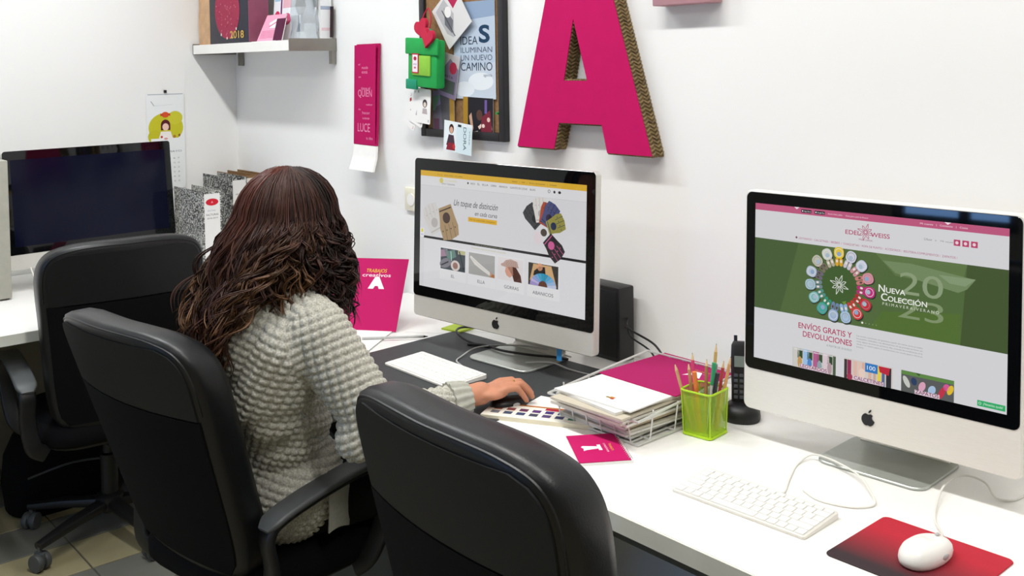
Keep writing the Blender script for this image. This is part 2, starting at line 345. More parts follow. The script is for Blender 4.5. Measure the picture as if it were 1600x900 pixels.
# ------------------------------------------------------------------ web page on the right screen
def star(cv, cx, cy, r, col, t, n=8):
    k = cv.w/cv.h
    for i in range(n):
        a = 2*PI*i/n+.3; q = .42; ri = r*(1 if i % 2 == 0 else .8)
        pt = lambda rr, an: (cx+rr*math.cos(an), cy+rr*k*math.sin(an))
        cv.line([pt(.12*r, a), pt(.55*r, a-q*.55), pt(ri, a), pt(.55*r, a+q*.55), pt(.12*r, a)], t, col)
def page_right():
    W, H = .5168, .3293
    c = Canvas(W, H, '#d8d8db', auto=False)
    c.rect(0, 0, 1, .042, '#bf587e'); c.rect(0, .222, 1, .674, '#51693a'); c.up()
    for x in (.19, .79): c.poly([(x-.012, 0), (x+.012, 0), (x, .014)], '#f3dfe7')
    for x, s in ((.21, 'App Store'), (.268, 'Google Play')):
        c.rect(x, .011, x+.044, .031, '#23202a'); c.up(); c.text(s, x+.012, .025, .008, '#e8e8e8', wid=.03); c.ell(x+.006, .021, .003, col='#eeeeee', n=8); c.l -= 1
    c.text('Atención al cliente y pedidos', .325, .026, .009, '#f0d5df', wid=.06); c.text('Envíos gratis a partir de 30 euros', .4, .027, .009, '#f0d5df', wid=.09)
    c.text('Mi cuenta   |   Contacto   |   Cesta', .69, .026, .01, '#f3dfe7', wid=.17)
    star(c, .481, .108, .034, '#b4456c', .0011)
    c.text('EDEL', .399, .131, .026, '#b23b64', wid=.062, bold=.01); c.text('WEISS', .502, .131, .026, '#b23b64', wid=.074, bold=.01)
    c.text('MERCERIA', .482, .160, .011, '#a35c78', 'C', wid=.055)
    c.ell(.19, .190, .0045, col='#7d4358', n=8)
    x = .2
    for s, wd in (('LEOTARDOS /', .062), ('CALCETINES /', .066), ('BEBES /', .045), ('CHAQUETAS /', .07), ('ROPA DE PUNTO /', .085), ('ACCESORIOS /', .066), ('BISUTERIA-COMPLEMENTOS /', .135), ('ZAPATOS /', .055)):
        c.text(s, x, .198, .0125, '#b4587a', wid=wd); x += wd+.006
    c.text('Q Buscar', .705, .113, .012, '#7b7480', wid=.03); c.text('Mi cesta', .765, .113, .009, '#8b8088', wid=.045); c.text('o', .745, .113, .012, '#8b8088')
    for x in (.824, .854, .884):
        c.rect(x-.012, .091, x+.011, .125, '#bb4069'); c.up(); c.ell(x-.001, .108, .006, col='#efd3dd', n=10); c.l -= 1
    # lawn tones
    for P, col in (([(0, .222), (.2, .222), (.12, .674), (0, .674)], '#465d35'), ([(.86, .222), (1, .222), (1, .674), (.84, .674)], '#43562f'),
                   ([(.52, .222), (.86, .222), (.84, .36), (.6, .34)], '#5f7746'), ([(.55, .56), (.84, .5), (.84, .674), (.5, .674)], '#536f31')): c.poly(P, col)
    c.up()
    c.poly([(.55, .262), (.66, .258), (.89, .30), (.86, .36), (.83, .385), (.6, .325)], '#748a60'); c.up(); c.poly([(.76, .30), (.89, .298), (.855, .345), (.80, .34)], '#869a75'); c.up()
    # shoes and bags in a wheel
    cx, cy, k = .3765, .445, W/H
    c.ell(cx, cy, .079, col='#3f5c2b', n=40)
    cols = ['#e3c63a', '#cfd2de', '#c9cfe0', '#d98f9b', '#c2287d', '#c72a35', '#cf3d3f', '#a9c4dd', '#9fb4d2', '#3fa79a', '#7fb9b8', '#a9c6cf', '#b9c3d3', '#c3bfae', '#cfd0c6']
    n = len(cols)
    c.up()
    for i, col in enumerate(cols):
        a = -PI/2-.02+2*PI*i/n; ca, sa = math.cos(a), math.sin(a)
        c.rpoly(cx+.1235*ca+.003, cy+.1235*k*sa+.006, .0215, .025, .009, '#2b3326', a+PI/2)
    c.up()
    for i, col in enumerate(cols):
        a = -PI/2-.02+2*PI*i/n; ca, sa = math.cos(a), math.sin(a)
        c.rpoly(cx+.1235*ca, cy+.1235*k*sa, .0215, .023, .009, col, a+PI/2)
        ta, tb = -sa, ca
        for sg in (-1, 1):
            c.rpoly(cx+(.0875*ca+sg*.0085*ta), cy+(.0875*sa+sg*.0085*tb)*k, .0074, .0165, .0036, ['#d9a52d', '#c9c3cf', '#c78f96', '#c97c76', '#b52a72', '#b0242f', '#c33a36', '#8fb0d6', '#6f86a8', '#2f8f74', '#4f8f86', '#6f8790', '#6c6676', '#77705f', '#b3ac95'][i], a+PI/2)
    c.up()
    for i, col in enumerate(cols):
        a = -PI/2-.02+2*PI*i/n; ca, sa = math.cos(a), math.sin(a)
        c.ell(cx+.119*ca, cy+.119*k*sa, .009, col='#a9bccc' if i % 3 else '#8fa9c6', n=10); c.ring(cx+.124*ca, cy+.124*k*sa, .0165, .0018, '#8d8f9c' if i % 2 else '#e6e6ea', 14)
        ta, tb = -sa, ca
        for sg in (-1, 1): c.rpoly(cx+(.091*ca+sg*.0085*ta), cy+(.091*sa+sg*.0085*tb)*k, .004, .006, .002, '#55493f' if i in (3, 8, 12, 13) else '#e9dfd6', a+PI/2)
    star(c, cx, cy, .04, '#eceee8', .0011); c.poly([(cx+.012, cy+.1), (cx+.03, cy+.09), (cx+.025, cy+.12)], '#6f8f2f')
    c.up()
    c.text('20', .617, .438, .128, '#8d9f7c', wid=.16); c.text('23', .612, .575, .112, '#82956c', wid=.168); c.up()
    c.text('N', .536, .446, .042, '#f3f4ee', bold=.012); c.text('UEVA', .565, .446, .030, '#f3f4ee', wid=.074, bold=.012)
    c.text('C', .546, .494, .042, '#f3f4ee', bold=.012); c.text('OLECCIÓN', .572, .494, .030, '#f3f4ee', wid=.148, bold=.012)
    c.text('P R I M A V E R A / V E R A N O', .552, .522, .017, '#d5dbc9', wid=.212)
    for i in range(5): c.ell(.473+.014*i, .648, .0042 if i == 0 else .0025, col='#f0efe0' if i == 0 else '#7d9163', n=8)
    c.text('ENVÍOS GRATIS Y', .432, .752, .034, '#b33b60', 'R', wid=.228, bold=.012); c.text('DEVOLUCIONES', .432, .801, .034, '#b33b60', 'R', wid=.208, bold=.012)
    c.text('A PARTIR DE 30 EUROS', .432, .832, .012, '#8a9a94', 'R', wid=.105)
    for i, s in enumerate(('Los envíos a península son gratuitos a partir de treinta euros en todos', 'los pedidos realizados y las devoluciones de las prendas se hacen sin', 'coste alguno durante los primeros días, consulte las condiciones en la', 'tienda o en nuestra página, le atenderemos con mucho gusto a diario en', 'horario.')):
        c.text(s, .451, .735+.0165*i, .0085, '#8c8c92', wid=.255 if i < 4 else .03)
    # three pictures at the foot of the page
    def pic(x0, x1, bg, title, tw): c.rect(x0, .878, x1, 1, bg)
    pic(.179, .367, '#c9c8c4', 0, 0); pic(.402, .596, '#d3cbc6', 0, 0); pic(.628, .821, '#5a5d5c', 0, 0); c.up()
    for i, (col, c2) in enumerate((('#cfcdc6', '#c39a5b'), ('#9fc3e6', '#4f86c9'), ('#b25d8f', '#8fa3a9'), ('#dcc9d1', '#b39aa0'))):
        x = .184+.043*i
        c.rect(x+.017, .884, x+.04, .94, '#2f4a2c'); c.rect(x, .88, x+.026, 1, col); c.rect(x+.002, .885, x+.04, .892, '#e8e8e8')
    c.rect(.355, .885, .367, 1, '#4a5a45'); c.up()
    for i, c2 in enumerate(('#c39a5b', '#4f86c9', '#8fa3a9', '#b39aa0')): c.ell(.184+.043*i+.028, .965, .010, .036, c2, 14)
    for x, w_, col in ((.402, .012, '#3a2f33'), (.415, .016, '#8f2750'), (.44, .014, '#e1b8a8'), (.458, .012, '#e6c3b2'), (.474, .012, '#dcb09e'), (.5, .012, '#d9b29d'), (.52, .01, '#caa795'), (.536, .014, '#e8d24a'), (.553, .012, '#5a6a8f'), (.57, .02, '#2b2b33')): c.rect(x, .885, x+w_, 1, col)
    c.up(); c.rect(.487, .882, .537, .935, '#2a78c2'); c.poly([(.54, .885), (.585, .885), (.58, .93), (.545, .92)], '#c0283c'); c.ell(.425, .985, .012, .02, '#a03050', 10); c.ell(.475, .95, .014, .03, '#e9cfc2', 10); c.up(); c.text('100', .495, .92, .025, '#e9f1fa', wid=.033)
    c.rect(.628, .879, .821, .9, '#5f8a45'); c.poly([(.68, .879), (.70, .879), (.695, .893)], '#2b3328')
    for x, y, rx, ry, col, ro in ((.648, .94, .010, .036, '#c9cbc4', .5), (.676, .93, .011, .022, '#2c3f63', .2), (.706, .95, .012, .03, '#dca5bd', -.4), (.742, .958, .013, .028, '#a9c3e0', -.5), (.778, .96, .010, .04, '#c23348', -.45), (.795, .925, .012, .02, '#d65a9a', -.4), (.808, .935, .010, .03, '#e5c02f', -.4)): c.ell(x, y, rx, ry, col, 14, -ro)
    c.up()
    for x, w_, s in ((.215, .115, 'LEOTARDOS'), (.443, .115, 'CALCETINES'), (.682, .085, 'ZAPATOS')):
        c.rect(x-.003, .974, x+w_+.003, .9995, '#dcc9d6'); c.up(); c.text(s, x, .995, .021, '#7d2f4c', wid=w_, bold=.008); c.l -= 1
    c.rect(.902, .953, .996, .985, '#2fae68'); c.up(); c.text('¿Necesitas ayuda?', .922, .974, .014, '#d9f2e3', wid=.066); c.ring(.911, .969, .005, .0015, '#d9f2e3', 10)
    return c
def glove(cv, x, y, s, rot, pal, dark, cuff=None):        # fingerless driving glove, size in metres
    def pt(a, b): return (x+(a*math.cos(rot)-b*math.sin(rot))*s/cv.w, y+(a*math.sin(rot)+b*math.cos(rot))*s/cv.h)
    cv.poly([pt(*p) for p in ((-.30, .5), (-.36, .1), (-.42, -.2), (-.36, -.48), (.0, -.55), (.36, -.48), (.40, -.1), (.32, .2), (.28, .5))], pal); cv.up()
    for i in range(3): cv.line([pt(-.22+.2*i, -.52), pt(-.20+.18*i, -.05)], .0012, dark)
    cv.ell(*pt(.02, .14), .17*s/cv.w, .17*s/cv.h, dark, 14); cv.line([pt(-.28, .40), pt(.27, .40)], .0022*s/.06, cuff or dark)
    for i in range(4): cv.ell(*pt(-.27+.19*i, -.22), .025*s/cv.w, .025*s/cv.h, dark, 8)
    cv.l -= 1
def page_mid():
    W, H = .621, .334
    c = Canvas(W, H, '#d3d2d5', auto=False)
    c.rect(0, 0, 1, .046, '#d6a92e'); c.rect(0, .046, 1, .125, '#d9d8da'); c.rect(0, .125, 1, .128, '#c5c4c7'); c.rect(.026, .561, 1, .581, '#15161a'); c.rect(.03, .581, 1, 1, '#d8d7da'); c.up()
    c.text('f  t  o', .118, .032, .013, '#6b5215', wid=.03); c.text('Atención al cliente', .162, .032, .012, '#7d611c', wid=.06); c.text('info y pedidos', .232, .032, .012, '#7d611c', wid=.05)
    c.text('Español    |    EUR    |    Envíos y devoluciones    |    Contacto', .59, .03, .012, '#6b5215', wid=.25)
    c.ell(.143, .074, .013, col='#cfc46a'); c.text('GUANTES', .165, .08, .016, '#cdc58c', wid=.08); c.text('ESTILO Y ELEGANCIA', .148, .106, .012, '#4a4a4e', wid=.085)
    c.ell(.318, .074, .005, col='#2a2a2e', n=8); x = .335
    for s, wd in (('INICIO', .028), ('ÉL', .014), ('ELLA', .036), ('GORRAS', .034), ('ABANICOS', .05), ('GUANTES DE COCHE', .10), ('BLOG', .03)): c.text(s, x, .082, .015, '#3a3a40', wid=wd); x += wd+.016
    c.ring(.80, .074, .007, .002, '#26262a', 12); c.ell(.829, .076, .006, col='#26262a', n=10); c.ell(.857, .076, .008, .011, col='#26262a', n=10)
    c.text('Un toque de distinción', .226, .272, .052, '#33323a', wid=.276, shear=.28); c.text('en cada curva', .363, .334, .036, '#33323a', wid=.138, shear=.28)
    c.rect(.322, .352, .501, .389, '#d9a92c'); c.up(); c.text('Ver la colección completa', .33, .377, .014, '#8a6a14', wid=.16)
    c.up()
    glove(c, .09, .41, .082, -.45, '#cfccc9', '#b3afad'); c.up(); c.up(); glove(c, .19, .42, .092, 2.80, '#a58c68', '#4a3630', '#3a2c28'); c.up()
    gx, gy = .765, .385
    for a, d, s, pal, dk, cf in ((-.75, .085, .10, '#3b3b3e', '#1b1b1d', None), (-.12, .095, .10, '#d4cfcb', '#a9a4a2', None), (.33, .08, .095, '#a3452e', '#3a2a2c', None), (.55, .09, .10, '#454a74', '#2a2238', None), (1.15, .09, .095, '#8f8a44', '#26314a', None), (2.35, .10, .105, '#2a2428', '#c45a8f', '#c45a8f')):
        glove(c, gx+math.sin(a)*d*.56/W, gy-math.cos(a)*d*.56/H, s*.62, a, pal, dk, cf); c.up(); c.up()
    c.ell(gx-.022, gy+.055, .024, .05, '#d9ced1', 16, -.3); c.ell(gx+.01, gy+.01, .018, .03, '#4a4038', 12); c.up()
    c.text('Guantes de conducir para hombre y mujer', .37, .574, .010, '#a7a58c', wid=.17); c.text('Descubre nuestros productos artesanales', .35, .606, .012, '#bdb678', wid=.21)
    c.rect(.004, .50, .03, .575, '#e6e6ea'); c.up(); c.rect(.010, .505, .025, .535, '#d8cf4a'); c.text('4,9', .009, .562, .016, '#3a4a9a', wid=.016)
    # four pictures
    for x0, x1 in ((.147, .309), (.332, .494), (.512, .661), (.692, .858)): c.rect(x0-.006, .625, x1+.006, .905, '#dedddf')
    c.up(); c.rect(.147, .642, .309, .818, '#39424a'); c.rect(.332, .641, .494, .818, '#a3a2a0'); c.rect(.512, .637, .661, .815, '#dbd5d6'); c.rect(.692, .64, .858, .812, '#3a342f'); c.up()
    c.poly([(.147, .66), (.19, .645), (.2, .70), (.147, .72)], '#9a7f92'); c.poly([(.165, .642), (.2, .66), (.24, .642), (.25, .70), (.20, .74), (.18, .69)], '#5f7f78'); c.rect(.262, .642, .309, .675, '#b5b48a')
    c.ell(.18, .765, .04, .04, '#77757f', 14, -.3); c.ell(.245, .775, .03, .045, '#cfc4bf', 14); c.up(); c.ell(.245, .775, .017, .028, '#8f6a60', 12); c.line([(.15, .79), (.2, .75)], .004, '#23262c'); c.line([(.27, .65), (.3, .8)], .004, '#1d2530'); c.line([(.215, .66), (.22, .74)], .003, '#a9d0c4')
    c.poly([(.338, .68), (.345, .665), (.40, .72), (.44, .755), (.48, .79), (.47, .81), (.42, .775), (.37, .735)], '#d8d5cf'); c.poly([(.465, .775), (.494, .795), (.494, .818), (.465, .812)], '#a96f45'); c.line([(.35, .69), (.43, .765)], .001, '#a8a59f')
    c.poly([(.565, .70), (.615, .69), (.648, .76), (.655, .815), (.61, .815), (.60, .77)], '#4f2f28'); c.poly([(.56, .71), (.60, .70), (.605, .765), (.585, .79), (.565, .775), (.556, .745)], '#cf9a85'); c.up()
    c.poly([(.53, .69), (.545, .68), (.56, .655), (.59, .642), (.625, .655), (.637, .705), (.60, .70), (.56, .71), (.535, .705)], '#b79a90'); c.up()
    for i in range(24): c.ell(.565+.0125*(i % 6)+.004*(i//6 % 2), .66+.012*(i//6), .0016, col='#7d5f58', n=6)
    c.poly([(.72, .645), (.82, .645), (.85, .80), (.80, .80), (.78, .73), (.735, .73), (.70, .78)], '#c9a274'); c.up(); c.poly([(.725, .70), (.755, .66), (.785, .66), (.79, .735), (.72, .735)], '#1f1b1d'); c.ell(.757, .665, .016, .03, '#d49a78', 12); c.up()
    pal = ['#9a8fc4', '#b7acd6', '#8a9bd0', '#6fa3cf', '#3f9fc4', '#2f93b5', '#2f8fae', '#4d9fca', '#6fa9d4', '#93b2d6', '#b9c3da']
    for i, col in enumerate(pal):
        a = PI+PI*i/len(pal)+.02; b = a+PI/len(pal)*.95; q = W/H
        c.poly([(.775+.024*math.cos(a), .812+.024*q*math.sin(a)), (.775+.074*math.cos(a), .812+.055*q*math.sin(a)), (.775+.074*math.cos(b), .812+.055*q*math.sin(b)), (.775+.024*math.cos(b), .812+.024*q*math.sin(b))], col)
    c.poly([(.775+.026*math.cos(PI+PI*i/10), .812+.024*1.86*math.sin(PI+PI*i/10)) for i in range(11)], '#5f3a2c')
    for s, x, wd in (('EL', .23, .022), ('ELLA', .412, .045), ('GORRAS', .595, .085), ('ABANICOS', .775, .115)): c.text(s, x, .880, .026, '#55545a', 'C', wid=wd)
    return c
imac('white bordered desktop computer in front, its screen showing a green shop banner', (-1.327, 1.784, CZ-.278), .058, .033, .569, (.0268, .381, .4684, .5168, .3293), page_right(), .004, alu=ALUW)
imac('desktop computer in the middle, its screen showing gloves under a yellow bar', (-2.427, 1.692, CZ-.270), .103, .043, .674, (.034, .398, .457, .621, .334), page_mid(), .0, base=.0032)
imac('switched-off dark desktop computer on the left desk', (-4.05, .977, CZ-.296), 1.644, .094, .65, (.033, .384, .441, .599, .322), None, 0.0, logo=False)
# ------------------------------------------------------------------ office chairs (origin on the floor under the column, facing +y)
DZC = 0; BASEA = .5; HW = 1.04
ZB0, ZB1 = .455, 1.06
LN = .085
def back_outline(inset=0, n=12):
    # half outline of the backrest seen from behind, bottom centre -> top centre (x, z)
    H = [(0, 0), (.11, 0), (.160, .012), (.193, .05), (.210, .13), (.222, .25), (.232, .36), (.241, .45), (.243, .505), (.234, .55), (.206, .583), (.15, .600), (.08, .605), (0, .605)]
    P = catmull([(x*HW, ZB0+z*(ZB1-ZB0)/.605, 0) for x, z in H], 4)
    P = [(p[0], p[1]) for p in P]
    full = P + [(-x, z) for x, z in P[-2:0:-1]]
    if inset:
        out = []
        m = len(full)
        for i in range(m):
            a, b = np.array(full[i-1]), np.array(full[(i+1) % m]); t = b-a; t /= np.linalg.norm(t)+1e-9
            out.append((full[i][0]-t[1]*inset, full[i][1]+t[0]*inset))
        full = out
    return full
def lean(x, y, z):
    t = (z-ZB0)/(ZB1-ZB0)
    return (x, y - .205 - LN*t + x*x*.5, z)
def backrest():
    rings = []
    for ins, y in ((.05, -.006), (.018, -.004), (.004, .004), (0, .018), (0, .058), (.008, .078), (.028, .092), (.06, .099), (.10, .102)):
        rings.append([lean(x, y, z) for x, z in back_outline(ins)])
    V, Fc = loft(rings, cap=False)
    n = len(rings[0])                                    # caps as fans
    for k, flip in ((0, True), (len(rings)-1, False)):
        P = np.mean(rings[k], axis=0); V.append(tuple(P)); ci = len(V)-1
        for i in range(n):
            a, b = k*n+i, k*n+(i+1) % n; Fc.append((ci, b, a) if flip else (ci, a, b))
    return V, Fc
def upper_panel(z0, z1, off, inset, t=.004):
    o = [p for p in back_outline(inset) if p[0] > -1e-6]
    o.sort(key=lambda p: p[1])
    zs = np.linspace(z0, min(z1, max(p[1] for p in o)-.001), 14); P = []
    for z in zs:
        xs = [q[0] for q in o]; zz = [q[1] for q in o]; P.append((float(np.interp(z, zz, xs)), z))
    g = []
    for yy in (off, off-t):
        g.append([[lean(x*k, yy, z) for k in np.linspace(-1, 1, 11)] for x, z in P])
    V, Fc = [], []
    nr, nc = len(P), 11
    for lay in g:
        for row in lay: V += row
    for i in range(nr-1):
        for j in range(nc-1):
            a = i*nc+j; Fc.append((a, a+1, a+nc+1, a+nc)); b = a+nr*nc; Fc.append((b, b+nc, b+nc+1, b+1))
    bd = [j for j in range(nc)] + [i*nc+nc-1 for i in range(1, nr)] + [(nr-1)*nc+j for j in range(nc-2, -1, -1)] + [i*nc for i in range(nr-2, 0, -1)]
    for k in range(len(bd)):
        a, b = bd[k], bd[(k+1) % len(bd)]; Fc.append((a, a+nr*nc, b+nr*nc, b))
    return V, Fc
def make_chair(label):
    t = thing('office_chair', label, 'chair', group='black office chairs')
    b = obj('backrest', backrest(), LEATHER, t, ang=60)
    obj('back_panel', upper_panel(ZB1-.185, ZB1-.03, -.0045, .020), BACKP, b)
    obj('lower_back_cover', upper_panel(ZB0+.03, ZB1-.189, -.0045, .016), FABRIC, b)
    seam = [lean(x, .0, z) for x, z in back_outline(.012) if z > ZB1-.195]
    seam.sort(key=lambda p: math.atan2(p[2]-(ZB1-.22), p[0]))
    obj('seam_piping', tube(seam, .0028, 6, 2), LEATHER, b)
    # seat
    def srings():
        out = []
        for ins, z in ((.05, .405), (.012, .41), (0, .425), (0, .455), (.012, .478), (.04, .490), (.09, .494)):
            out.append([(x, y+.02, DZC+z-.012*max(0, (y-.10)/.13)**2) for x, y in rrect(.48-2*ins, .47-2*ins, .11-ins*.6, 6)])
        return loft(out)
    obj('seat', srings(), FABRIC, t, ang=60)
    obj('seat_shell', loft([[(x, y+.02, z+DZC) for x, y in rrect(.44-2*i, .42-2*i, .10, 5)] for i, z in ((.06, .385), (.01, .395), (0, .4095))]), PLASTIC, t)
    obj('back_bracket', sweep(catmull([(0, .02, .378+DZC), (0, -.10, .376+DZC), (0, -.16, .39+DZC), (0, -.175, .45+DZC), (0, -.19, .55+DZC)], 5), rrect(.075, .016, .006, 2)), PLASTIC, t)
    for s in (-1, 1):
        path = [(s*.225, -.155, .398), (s*.262, -.170, .43), (s*.275, -.165, .51), (s*.275, -.175, .585), (s*.275, -.14, .615), (s*.275, -.02, .640), (s*.275, .10, .652), (s*.275, .165, .638), (s*.274, .185, .59), (s*.270, .16, .50), (s*.258, .125, .43), (s*.225, .11, .398)]
        a = obj('armrest', sweep(catmull([(x, y, z+DZC) for x, y, z in path], 5), rrect(.05, .022, .009, 3), upv=(0, -1, 0)), PLASTIC, t)
        pp = catmull([(s*.275, -.185, .606+DZC), (s*.275, -.14, .628+DZC), (s*.275, -.02, .653+DZC), (s*.275, .10, .665+DZC), (s*.275, .17, .652+DZC)], 5)
        obj('arm_pad', sweep(pp, rrect(.064, .016, .007, 3), scl=[.55+.45*min(1, 4*min(i, len(pp)-1-i)/len(pp)*1.6) for i in range(len(pp))]), PLAST2, a)
    obj('column', cat_(lathe([(.028, .13), (.028, .27), (.019, .275), (.019, .37+DZC), (.05, .375+DZC), (.05, .386+DZC)], 16)), PLASTIC, t)
    obj('base_hub', lathe([(.03, .075), (.045, .085), (.045, .13), (.03, .14)], 18), PLASTIC, t)
    cast = None
    for i in range(5):
        a = 2*PI*i/5+BASEA; ca, sa = math.cos(a), math.sin(a)
        lg = obj('base_leg', sweep([(.03*ca, .03*sa, .105), (.16*ca, .16*sa, .095), (.29*ca, .29*sa, .078)], rrect(.045, .03, .01, 2), scl=[1.1, .95, .7]), PLASTIC, t)
        if cast is None:
            wheel = lambda x: xf(lathe([(.004, -.009), (.026, -.009), (.028, -.005), (.028, .005), (.026, .009), (.004, .009)], 18), T(x, 0, .028) @ R(PI/2, 'Y'))
            cast = obj('castor', cat_(wheel(-.014), wheel(.014), box(-.006, .006, -.02, .02, .02, .058, .003), lathe([(.007, .05), (.007, .075)], 10)), PLAST2, lg)
        else: cast2 = inst(cast, lg)
        (cast if i == 0 else cast2).matrix_local = T(.285*ca, .285*sa, 0) @ R(a)
    return t
def chair_at(label, x, y, rz, dz, ln, ba=.5, hw=1.04):
    global DZC, ZB0, ZB1, LN, BASEA, HW
    BASEA, HW = ba, hw
    DZC, ZB0, ZB1, LN = dz, .455+dz, 1.06+dz, ln
    c = make_chair(label); c.location = (x, y, 0); c.rotation_euler[2] = rz; return c
chair_at('black leather office chair in front, nearest the camera and empty', -1.130, 1.125, -.03, .012, .13)
chair_at('black office chair the woman in the grey sweater sits on', -2.295, 1.115, .15, -.05, .20, .5, 1.13)
chair_at('empty black office chair pushed up to the left desk before the dark screen', -3.45, 1.13, 1.50, -.03, .11, 1.137)
# ------------------------------------------------------------------ the person
def capsule(a, ra, b, rb, n=20, m=6):
    a, b = np.array(a, float), np.array(b, float); d = b-a; L = np.linalg.norm(d); t = d/L
    P, sc = [], []
    for i in range(m): an = -PI/2+PI/2*(i+.15)/m; P.append(a+t*ra*math.sin(an)); sc.append(ra*math.cos(an))
    P.append(a); sc.append(ra); P.append(b); sc.append(rb)
    for i in range(m): an = PI/2*(i+.85)/m; P.append(b+t*rb*math.sin(an)); sc.append(rb*math.cos(an))
    return sweep(P, circ(1, n), scl=sc)
def ellip(c, r, M=None, n=24, m=14):
    rings = [(math.sin(PI*(i+.2)/(m+.4)), -math.cos(PI*(i+.2)/(m+.4))) for i in range(m+1)]
    V = loft([[(r[0]*s*math.cos(2*PI*k/n), r[1]*s*math.sin(2*PI*k/n), r[2]*z) for k in range(n)] for s, z in rings])
    return xf(V, T(*c) @ (M or Matrix()))
def remesh(prims, voxel, it=6, fac=.5):
    me = bpy.data.meshes.new('tmp'); V, Fc = cat_(*prims); me.from_pydata(V, [], Fc); me.update()
    bm = bmesh.new(); bm.from_mesh(me); bmesh.ops.recalc_face_normals(bm, faces=bm.faces); bm.to_mesh(me); bm.free()
    o = bpy.data.objects.new('tmp', me); C.objects.link(o)
    r = o.modifiers.new('r', 'REMESH'); r.mode = 'VOXEL'; r.voxel_size = voxel; r.use_smooth_shade = True
    if it: s = o.modifiers.new('s', 'SMOOTH'); s.iterations = it; s.factor = fac
    out = bpy.data.meshes.new_from_object(o.evaluated_get(bpy.context.evaluated_depsgraph_get()))
    bpy.data.objects.remove(o); bpy.data.meshes.remove(me); return out
def meshobj(name, me, m, parent, off):
    me.name = name; me.transform(Matrix.Translation([-c for c in off])); me.materials.clear(); me.materials.append(m); me.shade_smooth()
    return link(bpy.data.objects.new(name, me), parent)
PO = (-2.2, 1.12, 0)
person = thing('person', 'person with long curly brown hair in a grey knit sweater working at the middle computer', 'person', PO)
hd = (-2.135, 1.135, 1.19); HY = .10                          # head centre, face turned to the middle screen (+y)
RS, LS = (-1.985, 1.105, .965), (-2.300, 1.045, .965)
RE, LE = (-1.89, 1.20, .765), (-2.45, 1.13, .78)
RW, LW = (-1.846, 1.425, .782), (-2.44, 1.345, .775)
PEL, WAI, CHE, NEK = (-2.225, 1.13, .555), (-2.20, 1.105, .74), (-2.16, 1.075, .93), (-2.14, 1.095, 1.045)
RK, LK = (-2.07, 1.56, .53), (-2.36, 1.55, .53)
RA, LA = (-2.06, 1.60, .09), (-2.37, 1.62, .09)
def hand(w, tip, side, up_=.0):
    # palm and five fingers resting on a mouse or keys; side=+1 thumb to -x
    w, tip = np.array(w), np.array(tip); d = tip-w; d[2] = 0; L = np.linalg.norm(d); d /= L; s = np.array([d[1], -d[0], 0])*side
    q = lambda f, l, h: tuple(w+d*f+s*l+np.array([0, 0, h]))
    p = [ellip(q(.055, 0, .004), (.040, .046, .017), R(math.atan2(d[1], d[0])-PI/2)), capsule(q(-.02, 0, 0), .026, q(.03, 0, .004), .027)]
    for l, kn, a, b, c, r in ((-.030, .092, .036, .024, .018, .0088), (-.010, .098, .041, .027, .019, .0092), (.011, .094, .038, .025, .018, .0088), (.031, .084, .029, .019, .015, .0078)):
        k0 = q(kn-.03, l*.85, .006); k1 = q(kn, l, .014); k2 = q(kn+a*.9, l*1.05, .013); k3 = q(kn+a*.9+b*.75, l*1.05, -.006); k4 = q(kn+a*.9+b*.75+c*.6, l*1.05, -.020)
        p += [capsule(k0, r*1.1, k1, r*1.08), capsule(k1, r*1.08, k2, r), capsule(k2, r, k3, r*.92), capsule(k3, r*.92, k4, r*.8)]
    p += [capsule(q(.02, -.025, -.004), .015, q(.055, -.047, -.008), .0125), capsule(q(.055, -.047, -.008), .0118, q(.085, -.052, -.014), .0105), capsule(q(.085, -.052, -.014), .0105, q(.108, -.047, -.018), .0085)]
    return p
TIPR, TIPL = (-1.798, 1.60, .78), (-2.45, 1.50, .78)
body = [ellip(hd, (.074, .094, .108)), ellip((hd[0], hd[1]+.035, hd[2]-.05), (.055, .06, .06)), capsule((hd[0], hd[1]+.075, hd[2]-.10), .02, (hd[0], hd[1]+.05, hd[2]-.09), .035),
        capsule((hd[0], hd[1]+.09, hd[2]+.01), .009, (hd[0], hd[1]+.108, hd[2]-.028), .013), capsule((hd[0]-.02, hd[1]+.088, hd[2]-.062), .008, (hd[0]+.02, hd[1]+.088, hd[2]-.062), .008),
        ellip((hd[0]-.076, hd[1], hd[2]-.01), (.012, .02, .03)), ellip((hd[0]+.076, hd[1], hd[2]-.01), (.012, .02, .03)),
        capsule(NEK, .055, (hd[0], hd[1]-.005, hd[2]-.06), .05), capsule(CHE, .10, NEK, .06), capsule(WAI, .10, CHE, .105), capsule(PEL, .12, WAI, .10),
        capsule(RS, .05, NEK, .055), capsule(LS, .05, NEK, .055), capsule(RS, .05, RE, .038), capsule(LS, .05, LE, .038), capsule(RE, .038, RW, .026), capsule(LE, .038, LW, .026),
        capsule((PEL[0]+.07, PEL[1]+.03, PEL[2]-.03), .07, RK, .055), capsule((PEL[0]-.07, PEL[1]+.03, PEL[2]-.03), .07, LK, .055), capsule(RK, .055, RA, .036), capsule(LK, .055, LA, .036),
        capsule(RA, .036, (RA[0], RA[1]+.15, .035), .03), capsule(LA, .036, (LA[0], LA[1]+.15, .035), .03)] + hand(RW, TIPR, 1) + hand(LW, TIPL, -1)
bo = meshobj('body', remesh(body, .0035, 4, .5), SKIN, person, PO)
for s in (-1, 1):
    e = obj('eye', ellip((hd[0]+s*.03-PO[0], hd[1]+.083-PO[1], hd[2]+.008), (.012, .008, .009)), mat('eye_white', '#e8e4df', .2), bo)
